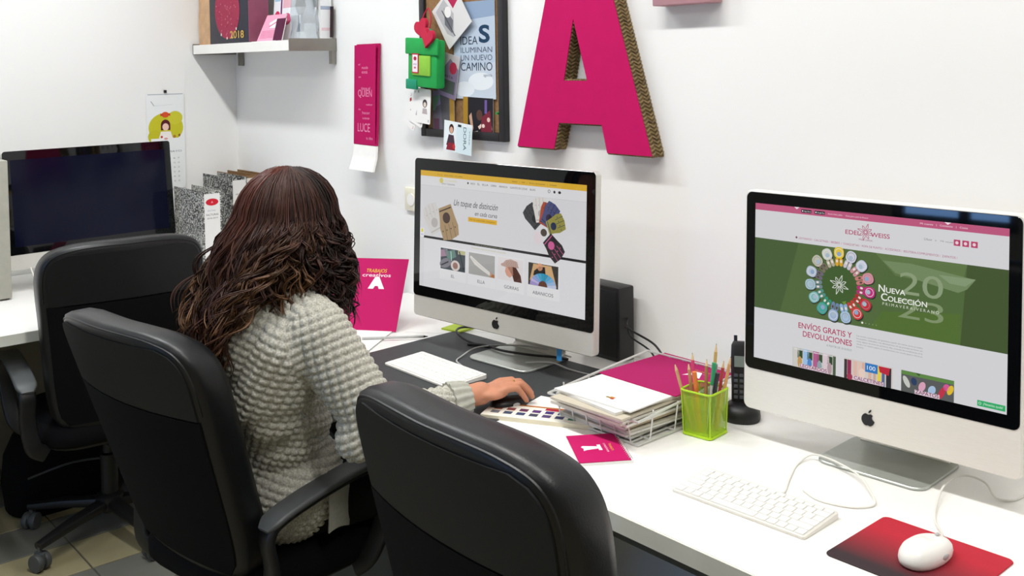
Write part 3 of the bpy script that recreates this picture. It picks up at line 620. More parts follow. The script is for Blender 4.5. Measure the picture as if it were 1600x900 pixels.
# trousers and shoes
TR = mat('black_denim', '#0c0d10', .85, spec=.2, var=.2, scale=200, bump=.2, bscale=600)
tro = [capsule((PEL[0]+.08, PEL[1]+.03, PEL[2]-.03), .088, RK, .074), capsule((PEL[0]-.08, PEL[1]+.03, PEL[2]-.03), .088, LK, .074), ellip((PEL[0], PEL[1], PEL[2]-.01), (.15, .12, .11)), capsule(RK, .072, (RA[0], RA[1], .12), .052), capsule(LK, .072, (LA[0], LA[1], .12), .052)]
meshobj('trousers', remesh(tro, .010, 6), TR, person, PO)
for a in (RA, LA):
    meshobj('shoe', remesh([capsule((a[0], a[1]-.03, .05), .045, (a[0], a[1]+.15, .04), .036), ellip((a[0], a[1]+.06, .02), (.045, .13, .018))], .008, 3), PLASTIC, person, PO)
# sweater with a raised waffle knit
def lerp(a, b, t): return tuple(np.array(a)*(1-t)+np.array(b)*t)
HEM = (PEL[0], PEL[1]-.005, .50)
sw = [ellip((PEL[0], PEL[1]-.005, .565), (.192, .155, .15)), ellip((WAI[0], WAI[1]-.005, WAI[2]), (.170, .140, .16)), ellip((CHE[0], CHE[1]-.005, CHE[2]), (.175, .135, .16)), capsule((PEL[0], PEL[1]-.01, .57), .145, CHE, .128),
      capsule(RS, .072, (NEK[0]+.02, NEK[1]-.01, NEK[2]-.015), .07), capsule(LS, .072, (NEK[0]-.02, NEK[1]-.01, NEK[2]-.015), .07),
      capsule(RS, .076, RE, .064), capsule(LS, .076, LE, .064), capsule(RE, .056, lerp(RE, RW, .76), .038), capsule(LE, .056, lerp(LE, LW, .76), .038),
      capsule((-2.10, 1.05, .80), .10, (-2.03, 1.06, .93), .085), capsule(lerp(RS, RE, .85), .064, (-1.905, 1.16, .735), .05)]
sm = remesh(sw, .0036, 14, .5)
V = np.empty(len(sm.vertices)*3, np.float32); sm.vertices.foreach_get('co', V); V = V.reshape(-1, 3).astype(float)
Nn = np.empty(len(sm.vertices)*3, np.float32); sm.vertices.foreach_get('normal', Nn); Nn = Nn.reshape(-1, 3).astype(float)
def seg(P, a, b):
    a, b = np.array(a), np.array(b); d = b-a; L = np.linalg.norm(d); t = np.clip(((P-a)@d)/L**2, -.3, 1.3); tc = np.clip(t, 0, 1)
    return np.linalg.norm(P-(a+tc[:, None]*d), axis=1), t*L
chains = [((PEL[0], PEL[1], .45), NEK, .15, 0), (RS, RE, .065, .0), (RE, RW, .05, .25), (LS, LE, .065, 0), (LE, LW, .05, .25)]
best = np.full(len(V), 1e9); su = np.zeros(len(V)); sv = np.zeros(len(V)); arm = np.zeros(len(V), bool)
for i, (a, b, rr, off) in enumerate(chains):
    dd, sl = seg(V, a, b); dn = dd/rr
    ax = np.array(b)-np.array(a); ax /= np.linalg.norm(ax); e1 = np.cross(ax, [0, 1., .2]); e1 /= np.linalg.norm(e1); e2 = np.cross(ax, e1)
    rel = V-np.array(a); ang = np.arctan2(rel@e2, rel@e1); k = dn < best
    best[k] = dn[k]; su[k] = (ang*rr*1.0)[k]; sv[k] = (sl+off)[k]; arm[k] = i > 0
p1, p2 = .0185, .021
rr_ = (sv+.28*su)/p1; cc_ = (su-.42*sv)/p2
hgt = (np.abs(np.sin(PI*rr_))*np.abs(np.sin(PI*cc_))**1.0)**.5
# folds across the small of the back and at the armhole
fold = .010*np.exp(-((V[:, 2]-.76-.35*(V[:, 0]+2.05))/.022)**2)+.008*np.exp(-((V[:, 2]-.70-.35*(V[:, 0]+2.05))/.018)**2)
fold *= (np.abs(V[:, 0]+2.05) < .16)*(~arm)
V2 = V+Nn*((hgt-.6)*.0085-fold)[:, None]
sm.vertices.foreach_set('co', V2.astype(np.float32).ravel()); sm.update()
KN = mat('grey_heather_knit', '#9b9a90', .9, spec=.1, col2='#d8d6ca', scale=260, bump=.35, bscale=1200)
so = meshobj('sweater', sm, KN, person, PO)
SH = mat('grey_cotton', '#b3b3a8', .85, spec=.1, var=.08, scale=120)
for a, b in ((RE, RW), (LE, LW)):
    c0, c1 = lerp(a, b, .78), lerp(a, b, .99)
    pr = [(.040+.0022*math.cos(14*2*PI*i/112))/.04 for i in range(112)]
    cf = sweep([c0, lerp(c0, c1, .3), lerp(c0, c1, .8), c1], [(.0385*q*math.cos(2*PI*i/112), .0385*q*math.sin(2*PI*i/112)) for i, q in enumerate(pr)], scl=[1.16, 1.12, 1.0, .90])
    obj('cuff', ([tuple(np.array(p)-PO) for p in cf[0]], cf[1]), SH, so)
# shirt tail hanging below the sweater at the right hip
tw_ = []
for z_, rx_, ry_ in ((.475, .202, .165), (.52, .206, .168), (.57, .206, .168), (.59, .203, .165)):
    tw_.append([(PEL[0]-PO[0]+rx_*math.cos(a), PEL[1]-PO[1]+.0+ry_*math.sin(a), z_+.012*math.sin(6*a)) for a in np.linspace(.12, .62, 9)])
g_ = loft(tw_, cap=False, closed=False); g2 = loft([[(x*.985-.0, y*.985, z) for x, y, z in r] for r in tw_], cap=False, closed=False)
obj('shirt_tail', cat_(g_, g2), SH, person)
obj('ring', xf(([tuple(p) for p in tube([(.0102*math.cos(2*PI*i/12), 0, .0102*math.sin(2*PI*i/12)) for i in range(12)], .0013, 6, 3, True)[0]], tube([(.0102*math.cos(2*PI*i/12), 0, .0102*math.sin(2*PI*i/12)) for i in range(12)], .0013, 6, 3, True)[1]), T(-1.818-PO[0], 1.536-PO[1], .794) @ R(-.25) @ R(-.2, 'X')), mat('gold', '#e8c46a', .2, 1), person)
# hair: a shaped mass under several hundred wavy locks
HAIRB = mat('hair_mass', '#23150f', .55, var=.3, scale=60, stretch=(1, 1, .2), bump=.6, bscale=90)
hx, hy, hz = hd
mass = [ellip((hx, hy-.012, hz+.015), (.103, .110, .113)), capsule((hx-.01, hy-.06, hz-.04), .09, (hx-.06, hy-.135, hz-.19), .070), capsule((hx-.06, hy-.135, hz-.19), .066, (hx-.08, hy-.15, hz-.26), .03),
        capsule((hx-.07, hy-.03, hz-.04), .036, (hx-.16, hy-.10, hz-.20), .034), capsule((hx+.075, hy+.02, hz+.01), .026, (hx+.10, hy+.05, hz-.13), .014), capsule((hx+.05, hy-.05, hz-.02), .045, (hx+.045, hy-.06, hz-.14), .042)]
hm = remesh(mass, .008, 6)
hV = np.empty(len(hm.vertices)*3, np.float32); hm.vertices.foreach_get('co', hV); hV = hV.reshape(-1, 3)
front = (hV[:, 1] > hy+.06) & (np.abs(hV[:, 0]-hx) < .07) & (hV[:, 2] < hz+.06)
hV[front, 1] = hy+.06; hm.vertices.foreach_set('co', hV.ravel()); hm.update()
ho = meshobj('hair', hm, HAIRB, person, PO)
LV, LF, LKc = [], [], []
rs = np.random.default_rng(11)
for gi in range(540):
    kind = rs.random() if gi < 470 else 2
    if kind < .24:                                    # curtain on the right of the face, in front of the shoulder
        a = rs.uniform(-.35, 1.15); end = np.array([hx+.108+rs.normal(0, .012), hy+.02+.06*max(-.8, a)+rs.normal(0, .012), hz-rs.uniform(.13, .25)])
    elif kind < .78:                                  # over the back
        a = rs.uniform(-PI+.4, .0); u = -a/(PI-.4)     # u 0 right .. 1 left
        end = np.array([hx+.09-.30*u+rs.normal(0, .018), hy-.13-.09*math.sin(PI*min(1, u*.9+.25))+rs.normal(0, .010), hz-(.17+.235*min(1, u*2.4))*rs.uniform(.75, 1.05)])
    elif kind == 2:                                   # filling locks behind the right ear
        a = rs.uniform(-.9, .35); end = np.array([hx+.065+rs.normal(0, .022), hy-.085+rs.normal(0, .02), hz-rs.uniform(.15, .25)])
    else:                                             # left side
        a = rs.uniform(PI-.9, PI+.7); end = np.array([hx-.20+rs.normal(0, .028), hy-.15+rs.normal(0, .03), hz-rs.uniform(.20, .36)])
    d0, d1 = math.cos(a), math.sin(a); th = rs.uniform(.05, 1.0)
    pts = []
    for t in np.linspace(th*.5, 1.5, 7): pts.append(np.array([hx+.008*(1-t)+.109*math.sin(t)*d0, hy-.012+.117*math.sin(t)*d1, hz+.015+.119*math.cos(t)]))
    p0 = pts[-1]; outw = np.array([d0, d1, 0])
    for t in np.linspace(.06, 1, 27):
        q = p0*(1-t)+end*t; pts.append(q+outw*(.012 if kind < .24 else .03)*math.sin(PI*t**.8))
    ph, ph2, amp, fr = rs.uniform(0, 6), rs.uniform(0, 6), rs.uniform(.009, .021), rs.uniform(5.5, 10)
    G = []
    for k, q in enumerate(pts):
        u = max(0, k-3)/30; G.append(q+amp*min(1, .12+u*2)*np.array([math.cos(fr*u*2+ph), .8*math.sin(fr*u*2+ph2), .5*math.sin(fr*u*2+ph)]))
    G = np.array(G); m_ = len(G)
    base = np.array(lin('#20130e')) if rs.random() < .55 else np.array(lin('#38211a'))
    red = np.array(lin('#5f2d22')); tipc = np.array(lin('#7d5838')) if rs.random() < .4 else np.array(lin('#4a2c1f'))
    if kind < .24: tipc = base*1.1; red = base*1.3
    for si in range(7):
        off = rs.normal(0, .0055, 3); off[2] *= .4; tw = rs.uniform(.5, 1.6); e2 = rs.uniform(0, 6); cut = m_-rs.integers(0, 6)
        P = [G[k]+off*(.45+.55*math.cos(k*.25*tw+e2))*(.5+k/m_) for k in range(cut)]
        mm = len(P); r0 = rs.uniform(.0009, .0019)
        v, f = sweep(P, circ(r0, 4), scl=[.5+.5*min(1, k/3) if k < mm-4 else max(.15, (mm-1-k)/4) for k in range(mm)])
        n = len(LV); LV += [tuple(np.array(p)-PO) for p in v]; LF += [tuple(x+n for x in q) for q in f]; ds = rs.uniform(.55, 1.4)
        for k in range(mm):
            u = k/(m_-1); c = base*(1-u**1.5)+tipc*u**1.5; wr = max(0, 1-u/.45)*(.75 if P[k][0] < hx+.03 else .3); c = c*(1-wr)+red*wr
            LKc += [(*np.clip(c*ds, 0, 1), 1)]*4
LK = LKc
HM = mat('curly_hair', attr='Col', rough=.5, spec=.35)
me = bpy.data.meshes.new('hair_locks'); me.from_pydata(LV, [], LF); me.update()
ca_ = me.color_attributes.new('Col', 'FLOAT_COLOR', 'POINT'); ca_.data.foreach_set('color', np.array(LK, np.float32).ravel()); me.materials.append(HM); me.shade_smooth()
lk = link(bpy.data.objects.new('hair_locks', me), ho); lk['kind'] = 'stuff'
# ------------------------------------------------------------------ things on the desks
def rotz_m(x, y, z, a): return T(x, y, z) @ R(a)
# dark desk pad under the middle computer
padm = mat('dark_desk_pad', '#35383a', .6, var=.08, scale=60, bump=.1, bscale=600)
o = obj('desk_pad', slabz(.66, .52, .003, .012, .001), padm); o.location = (-2.11, 1.615, DZ); o.rotation_euler[2] = .06
tag(o, 'large dark grey desk pad under the middle computer', 'desk pad')
PZ = DZ+.0032
def keyboard(label, x, y, z, rz, w, d, cap, alu_tray):
    t = thing('keyboard', label, 'keyboard', (x, y, z), rz, 'flat white keyboards')
    sl = .0065/d
    body = loft([[(a, b, zz+(b+d/2)*sl*k) for a, b in rrect(w-2*i, d-2*i, .006-i, 4)] for i, zz, k in ((.001, 0, 0), (0, .001, 0), (0, .0050, 1), (.0008, .0055, 1))])
    obj('tray', body, ALUW if alu_tray else WHITEP, t)  # flag picks a bright aluminium tray, otherwise plain white plastic
    key = None; kp = (w-.008)/14.5; rowd = (d-.008)/5.72
    for r in range(6):
        h_ = rowd*.62 if r == 5 else rowd
        y0 = -d/2+.004+r*rowd
        ws = [1, 1, 1, 1.25, 5, 1.25, 1, 1, 1, 1] if r == 0 else {1: [2.1]+[1]*10+[2.4], 2: [1.75]+[1]*11+[1.75], 3: [1.5]+[1]*12+[1], 4: [1]*13+[1.5], 5: [1.035]*14}[r]
        x0 = -w/2+.004
        for wk in ws:
            ww = wk*kp
            k = obj('key', box(-ww/2+.0012, ww/2-.0012, -h_/2+.0012, h_/2-.0012, 0, .0022, .0006, 1), cap, t, smooth=False) if (wk, r == 5) not in KEYS.setdefault(id(t), {}) else inst(KEYS[id(t)][(wk, r == 5)], t)
            KEYS[id(t)].setdefault((wk, r == 5), k)
            k.location = (x0+ww/2, y0+h_/2, .0055+(y0+h_/2+d/2)*sl); k.rotation_euler[0] = math.atan(sl); x0 += ww
    return t
KEYS = {}
KC = mat('white_key', '#f5f4f0', .4, var=.01)
keyboard('slim white keyboard on the bare desk before the right computer', -1.115, 1.513, DZ, .047, .282, .118, KC, True)
keyboard('slim white keyboard on the dark desk pad', -2.163, 1.556, PZ, .0, .288, .128, KC, False)
# mouse pad and mice
mp = bpy.data.materials.new('red_to_dark_mouse_pad'); mp.use_nodes = True; nt = mp.node_tree; b_ = nt.nodes['Principled BSDF']; b_.inputs['Roughness'].default_value = .7
tc = nt.nodes.new('ShaderNodeTexCoord'); sx = nt.nodes.new('ShaderNodeSeparateXYZ'); rp = nt.nodes.new('ShaderNodeValToRGB'); mr = nt.nodes.new('ShaderNodeMapRange')
nt.links.new(tc.outputs['Object'], sx.inputs[0]); nt.links.new(sx.outputs[1], mr.inputs[0]); mr.inputs[1].default_value = -.10; mr.inputs[2].default_value = .10; nt.links.new(mr.outputs[0], rp.inputs[0]); nt.links.new(rp.outputs[0], b_.inputs[0])
rp.color_ramp.elements[0].color = (*lin('#2f1c22'), 1); rp.color_ramp.elements[1].color = (*lin('#b5112b'), 1); rp.color_ramp.elements[1].position = .72; rp.color_ramp.elements[0].position = .12
o = obj('mouse_pad', slabz(.225, .20, .003, .012, .001), mp); o.location = (-.812, 1.545, DZ); o.rotation_euler[2] = .02
tag(o, 'red mouse pad fading to black under the white mouse', 'mouse pad')
def mouse(label, x, y, z, rz, m, w=.060, l=.112, h=.032, grp=None):
    t = thing('computer_mouse', label, 'mouse', (x, y, z), rz, grp)
    rings = []
    for i, (s, zz) in enumerate(((.88, 0), (.97, .004), (1, .010), (.97, .017), (.86, .024), (.66, .029), (.38, .0315), (.1, .032))):
        rings.append([(w/2*s*math.copysign(abs(math.cos(a))**.85, math.cos(a)), l/2*s*math.copysign(abs(math.sin(a))**.9, math.sin(a)), zz*h/.032*(1+.10*math.sin(a)*-1*(zz/.032))) for a in np.linspace(0, 2*PI, 33)[:-1]])
    obj('shell', loft(rings), m, t, ang=70)
    obj('scroll_ball', ellip((0, l*.30, h*.90), (.0035, .0045, .0028), n=10, m=8), CABLEG, t)
    for s in (-1, 1): obj('side_button', ellip((s*w*.485, l*.05, h*.4), (.0022, .010, .005), n=10, m=8), CABLEG, t)
    return t
mouse('white rounded mouse on the red mouse pad', -.800, 1.545, DZ+.0032, -.05, WHITEP, .064, .115, .034)
mouse('dark mouse under the hand on the desk pad', -1.822, 1.528, PZ, -.22, PLASTIC, .054, .10, .022)
def cable(name, label, pts, r, m, cat='cable', grp='loose cables'):
    P0 = np.array(pts[0]); o = obj(name, tube([tuple(np.array(p)-P0) for p in pts], r, 8, 8), m); o.location = tuple(P0); return tag(o, label, cat, grp)
z = DZ+.0022
cable('mouse_cable', 'thin white cable curling up from the white mouse', [(-.805, 1.598, DZ+.016), (-.815, 1.63, DZ+.012), (-.858, 1.69, z), (-.885, 1.75, z+.004), (-.905, 1.82, z+.012), (-.895, 1.872, z+.018), (-.86, 1.885, z+.012), (-.825, 1.853, z+.003), (-.80, 1.88, z), (-.80, 1.96, z)], .0020, CABLEW)
cable('keyboard_cable', 'pale cable looped on the desk behind the right keyboard', [(-1.10, 1.577, DZ+.007), (-1.105, 1.60, z), (-1.135, 1.66, z), (-1.165, 1.735, z), (-1.15, 1.776, z+.010), (-1.05, 1.75, z+.012), (-.99, 1.705, z+.004), (-.962, 1.668, z), (-.985, 1.63, z), (-1.04, 1.613, z), (-1.085, 1.63, z)], .0019, CABLEW)
cable('keyboard_cable', 'grey cable running from the keyboard on the desk pad', [(-2.14, 1.617, PZ+.008), (-2.14, 1.632, PZ+.003), (-2.19, 1.65, PZ+.003), (-2.215, 1.685, PZ+.003), (-2.235, 1.755, PZ+.010), (-2.19, 1.82, PZ+.014), (-2.10, 1.87, PZ+.016), (-2.0, 1.90, PZ+.004)], .0022, CABLEG)
cable('usb_cable', 'light grey cable crossing from the middle computer foot to the wire tray', [(-2.03, 1.76, PZ+.011), (-1.985, 1.812, PZ+.010), (-1.93, 1.822, PZ+.003), (-1.875, 1.835, z), (-1.83, 1.85, z), (-1.80, 1.90, z), (-1.80, 1.96, z)], .0025, CABLEG)
cable('power_cable', 'black cable looping left of the middle computer foot', [(-2.25, 1.985, z), (-2.35, 1.93, z+.004), (-2.43, 1.87, z+.012), (-2.40, 1.81, z+.016), (-2.32, 1.79, PZ+.006), (-2.245, 1.80, PZ+.003), (-2.20, 1.84, PZ+.003), (-2.14, 1.93, PZ+.003)], .0035, CABLEK)
cable('power_cable', 'black cable lying over the foot of the middle computer', [(-2.30, 1.775, PZ+.003), (-2.24, 1.79, PZ+.010), (-2.16, 1.785, PZ+.012), (-2.07, 1.815, PZ+.012), (-2.01, 1.845, PZ+.013), (-1.985, 1.875, PZ+.006)], .0035, CABLEK)
cable('power_cable', 'black cable arching from the black box down to the wire tray', [(-1.88, 2.0, .858), (-1.83, 1.95, .85), (-1.74, 1.95, .825), (-1.70, 1.955, .78), (-1.70, 1.985, z+.0015), (-1.74, 2.02, z+.0015)], .0028, CABLEK)
cable('power_cable', 'lower black cable bending from the black box', [(-1.88, 2.0, .832), (-1.82, 1.95, .828), (-1.755, 1.95, .805), (-1.735, 1.965, .76), (-1.75, 1.99, z+.0015)], .0024, CABLEK)
# black box (disk enclosure) behind the middle computer
t = thing('disk_box', 'tall black plastic box standing against the wall behind the middle computer', 'box', (-1.955, 2.0, DZ))
obj('case', box(-.075, .073, -.03, .03, .0, .205, .006), PLASTIC, t); obj('front_grille', box(-.066, .064, -.033, -.0295, .012, .193, .001), BACKP, t)
# small tabs on and under the middle computer
o = obj('sticky_tab', box(-.008, .008, -.0012, .0004, -.048, .020), mat('blue_tab', '#2a86c8', .5)); o.location = (-1.875, 1.7415, .845); o.rotation_euler = (-.043, 0, .103)
tag(o, 'small blue tab stuck under the right edge of the middle computer', 'tab')
o = obj('sticky_note', box(-.038, .038, -.038, .038, 0, .006), mat('lime_note', '#b5cc2f', .6)); o.location = (-2.47, 1.872, DZ+.0002); o.rotation_euler[2] = .2
tag(o, 'lime green note pad lying behind the desk pad', 'note pad')
# standing pink folder with a lying white page
def frame_from(o_, ux, uz):                              # matrix with local x along ux, local z along uz
    ux = Vector(ux).normalized(); uz = Vector(uz); uz = (uz-ux*uz.dot(ux)).normalized(); uy = uz.cross(ux)
    return Matrix(((ux.x, uy.x, uz.x, o_[0]), (ux.y, uy.y, uz.y, o_[1]), (ux.z, uy.z, uz.z, o_[2]), (0, 0, 0, 1)))
hx_ = Vector((.79, .61, 0)).normalized(); BR = Vector((-2.578, 1.697, DZ+.004)); TRp = Vector((-2.655, 1.818, .939)); fw_ = .235
fh = (TRp-BR).length; TL = TRp-hx_*fw_
fd = thing('folder', 'open magenta folder standing behind the papers left of the middle computer', 'folder', BR)
cv = Canvas(fw_, fh, '#ba1a60')
cv.text('TRABAJOS', .43, .20, .05, '#e0b03a', wid=.29, shear=.1, bold=.01); cv.text('creativos', .39, .262, .05, '#f0d9e2', wid=.40, bold=.008); cv.up(); cv.poly([(.50, .43), (.575, .265), (.635, .265), (.73, .43), (.655, .43), (.635, .39), (.595, .39), (.575, .43)], '#f4eef0')
M_ = frame_from(TL-BR, hx_, TRp-BR)
obj('cover', xf(box(0, fw_, .0002, .0022, -fh, 0), M_), MAG, fd, smooth=False); cv.build('cover_print', PRINT, fd, M_)
pp = Vector((.62, -.785, 0)).normalized()
Mp = frame_from(Vector((0, 0, -.0008))-hx_*fw_, hx_, -pp)
obj('inner_page', xf(box(0, fw_, -.0012, .0008, -.30, 0), Mp), PAPER, fd, smooth=False)
cv2 = Canvas(fw_, .30, '#f0eeea'); cv2.text('Trabajos', .35, .30, .05, '#d9d3d3', wid=.3, shear=.3); cv2.build('page_print', PRINT, fd, Mp @ T(0, -.0013, 0))
def lying(name, label, cat, x, y, z, rz, w, d, cv, th=.001, m=PRINT, edge=None, grp=None):
    o = sheet(name, cv, m, None, rotz_m(x, y, z+th, rz) @ FLAT @ T(-w/2, 0, d/2), th, edge); return tag(o, label, cat, grp)
cvp = Canvas(.21, .297, '#f1efeb'); lying('paper_sheet', 'white sheet of paper lying behind the desk pad beside the pink folder', 'paper', -2.56, 1.88, DZ, .62, .21, .24, Canvas(.21, .24, '#f1efeb'))
t = thing('pen', 'grey pen lying across the white page by the folder', 'pen', (-2.50, 1.665, DZ+.0085), 0)
obj('barrel', rod((-.06, -.085, 0), (.05, .06, 0), .004, 8), CABLEG, t); obj('tip', rod((.05, .06, 0), (.058, .0705, 0), .0038, 8, .0008), PLASTIC, t)
# wire tray with papers
tx, ty, ta = -1.575, 1.725, .03
tr = thing('wire_tray', 'white wire letter tray full of papers beside the pencil cup', 'tray', (tx, ty, DZ), ta)
W2, D2 = .135, .175
def wire(P, r=.0022, closed=False): return tube(P, r, 6, 4, closed, smooth=False)
obj('rim', wire([(-W2, -D2, .058), (W2, -D2, .058), (W2, D2, .085), (-W2, D2, .085)], .003, True), CHROME, tr)
obj('base_frame', wire([(-W2+.01, -D2+.01, .004), (W2-.01, -D2+.01, .004), (W2-.01, D2-.01, .004), (-W2+.01, D2-.01, .004)], .0028, True), CHROME, tr)
for x in np.linspace(-W2+.03, W2-.03, 6): obj('wire', wire([(x, -D2, .058), (x, -D2+.01, .0055), (x, D2-.01, .0055), (x, D2, .085)]), CHROME, tr)
for y in np.linspace(-D2+.05, D2-.05, 4): obj('wire', wire([(-W2, y, .072), (-W2+.01, y, .0055), (W2-.01, y, .0055), (W2, y, .072)]), CHROME, tr)
zc = DZ+.0085
rs = np.random.default_rng(5)
tone = ['#e9e6df', '#dcd8cf', '#f0eee9', '#cfcabd', '#e6e3dc', '#b9a98f', '#efece6', '#d9d4c8', '#e9e7e1', '#f2f0ec', '#c9c0ae', '#ebe8e2']
names = ['lowest', 'second lowest', 'third lowest', 'fourth lowest', 'fifth lowest', 'sixth lowest', 'seventh lowest', 'eighth lowest', 'ninth lowest', 'tenth lowest', 'eleventh lowest', 'twelfth lowest']
for i in range(12):
    th = float(rs.uniform(.0035, .0065)); px = float(rs.normal(0, .006)); py = -.012+float(rs.normal(0, .010))
    o = lying('brochure', 'pale paper bundle in the wire tray, %s of the stack' % names[i], 'papers', tx+px+(.012 if i > 7 else 0), ty+py-(.022 if i > 6 else 0)-.01*(i > 9), zc, ta+float(rs.normal(0, .06)), .21, .297, Canvas(.21, .297, tone[i]), th, PRINT, mat('paper_edge_'+tone[i][1:], tone[i], .8, var=.12, scale=300, stretch=(.1, .1, 6)), 'papers in the wire tray')
    zc += th+.0006
cvw = Canvas(.215, .30, '#f3f1ee'); cvw.rect(.53, .86, .60, .885, '#8a7a2a'); cvw.rect(.57, .845, .63, .87, '#c07a3a'); cvw.rect(.60, .87, .64, .895, '#a03a3a'); cvw.text('logotipo', .65, .89, .02, '#d6c3c6', wid=.2)
lying('brochure', 'white brochure with a small colour emblem on top of the tray papers', 'brochure', tx+.012, ty-.035, zc, ta+.02, .215, .30, cvw, .003, PRINT, PAPER); zc += .0036
cvm = Canvas(.235, .235, '#a51d5d'); cvm.text('TRABAJOS', .60, .26, .035, '#b9862f', wid=.2); cvm.text('creativos', .58, .32, .04, '#c96c97', wid=.25); cvm.up(); cvm.poly([(.62, .46), (.66, .28), (.73, .28), (.82, .44), (.75, .44), (.71, .40), (.68, .40)], '#f0e3e8')
lying('folder', 'magenta folder lying on the back half of the tray papers', 'folder', tx+.014, ty+.078, zc, ta-.03, .235, .235, cvm, .002, PRINT, MAG)
# colour swatch book
sd = Vector((.86, .50, 0)).normalized(); sa = math.atan2(sd.y, sd.x)
cvs = Canvas(.27, .088, '#eeeade')
cvs.rect(0, 0, 1, .10, '#b5703a'); cvs.rect(.5, .10, 1, .26, '#b02a45'); pal = ['#a0604a', '#8a4a48', '#6a3a58', '#5a3a70', '#4a3a78', '#2f4f8a', '#2f6f7a', '#2f7a5a']
cvs.up()
for i in range(8):
    for j in range(2): cvs.rect(.06+.115*i, .30+.28*j, .06+.115*i+.075, .50+.28*j, [pal[i], ['#7a7a82', '#4a5468', '#3f4a6a', '#4a4a5c', '#5a4a78', '#4a4a6a', '#3a7a5a', '#2f8a5f'][i]][j])
lying('swatch_book', 'narrow colour swatch book lying in front of the wire tray', 'swatch book', -1.715, 1.535, DZ, sa, .27, .088, cvs, .010, PRINT, mat('cream_edge', '#e6dcc0', .7))
lying('paper_sheet', 'small white sheet between the desk pad and the wire tray', 'paper', -1.745, 1.60, DZ+.0035, .3, .13, .10, Canvas(.13, .10, '#f1efeb'))
# spiral notebook
na = math.atan2(-.55, .84)
nb = thing('spiral_notebook', 'small magenta spiral notebook with a white letter T', 'notebook', (-1.487, 1.489, DZ), na)
nw, nh = .150, .112
obj('pages', box(-nw/2, nw/2, -nh/2, nh/2, 0, .006), PAPER, nb, smooth=False); obj('cover', box(-nw/2, nw/2, -nh/2, nh/2-.004, .0062, .0075), MAG, nb, smooth=False)
cvn = Canvas(nw, nh-.006, '#c01a63'); cvn.rect(.40, .42, .60, .49, '#f3e9ee'); cvn.poly([(.46, .48), (.54, .48), (.57, .72), (.60, .80), (.52, .78), (.46, .82), (.42, .78)], '#f3e9ee'); cvn.text('TRABAJOS', .38, .25, .05, '#e0b03a', wid=.26); cvn.text('creativos', .36, .35, .06, '#f0c9d9', wid=.32)
cvn.build('cover_print', PRINT, nb, T(0, 0, .0077) @ FLAT @ T(-nw/2, 0, nh/2-.006))
for i in range(16):
    x = -nw/2+.008+i*(nw-.016)/15
    obj('spiral_ring', tube([(x, nh/2-.004+.0045*math.cos(a), .0048+.0050*math.sin(a)) for a in np.linspace(0, 2*PI, 9)[:-1]], .0007, 5, 2, True), CABLEG, nb) if i == 0 else inst(R0, nb, ((nw-.016)/15*i, 0, 0))
    if i == 0: R0 = [c for c in nb.children if c.name.startswith('spiral_ring')][0]
# pencil cup
GM = mat('lime_mesh', '#a4cc1e', .5, trans=.48, var=.05); GS = mat('lime_metal', '#aed41f', .45)
cup = thing('pencil_cup', 'lime green mesh pencil cup full of pencils', 'pencil cup', (-1.402, 1.733, DZ), .12)
def sq(s, z_, r=.010): return [(x, y, z_) for x, y in rrect(s, s, r, 4)]
obj('mesh_wall', loft([sq(.070, .006), sq(.076, .098)], cap=False), GM, cup)
obj('rim', tube([(x, y, .0985) for x, y in rrect(.077, .077, .010, 4)], .0024, 6, 1, True, smooth=False), GS, cup)
obj('base', loft([sq(.072, 0), sq(.076, .002), sq(.074, .006), sq(.068, .0062)]), GS, cup)
for i, (x, y) in enumerate(((-.032, -.032), (.032, -.032), (.032, .032), (-.032, .032))): obj('corner_wire', rod((x*1.04, y*1.04, .004), (x*1.13, y*1.13, .098), .0014, 6), GS, cup)
WOOD = '#c99a62'
pens = [((-.020, -.018), (-.040, -.030), .150, '#c9a070', 'natural wood pencil leaning left out of the cup', 0), ((-.010, -.02), (-.028, -.010), .145, '#b98a58', 'brown pencil leaning left beside the natural one', 0), ((-.022, .0), (-.036, .014), .160, '#d2436f', 'pink pencil leaning left in the cup', 0), ((.0, .0), (-.010, .022), .150, '#a3764a', 'dark wood pencil in the middle of the cup', 0),
        ((.006, .012), (.006, .026), .185, '#c2a15a', 'tall yellow pencil standing upright in the cup', 0), ((.012, -.006), (.016, .004), .150, '#2f9a68', 'pen with a green cap in the cup', 1), ((.02, .014), (.034, .026), .165, '#cf9a62', 'slim orange pencil leaning right in the cup', 0), ((.018, -.016), (.030, -.008), .135, '#23242a', 'black pen at the right of the cup', 1),
        ((.0, -.016), (-.004, -.026), .135, '#e07a2a', 'orange handled pen at the front of the cup', 1), ((-.006, .018), (.002, .030), .14, '#8a8f92', 'grey metal pen at the back of the cup', 1), ((.010, .024), (.020, .032), .150, '#b23a3a', 'red pencil at the back of the cup', 0)]
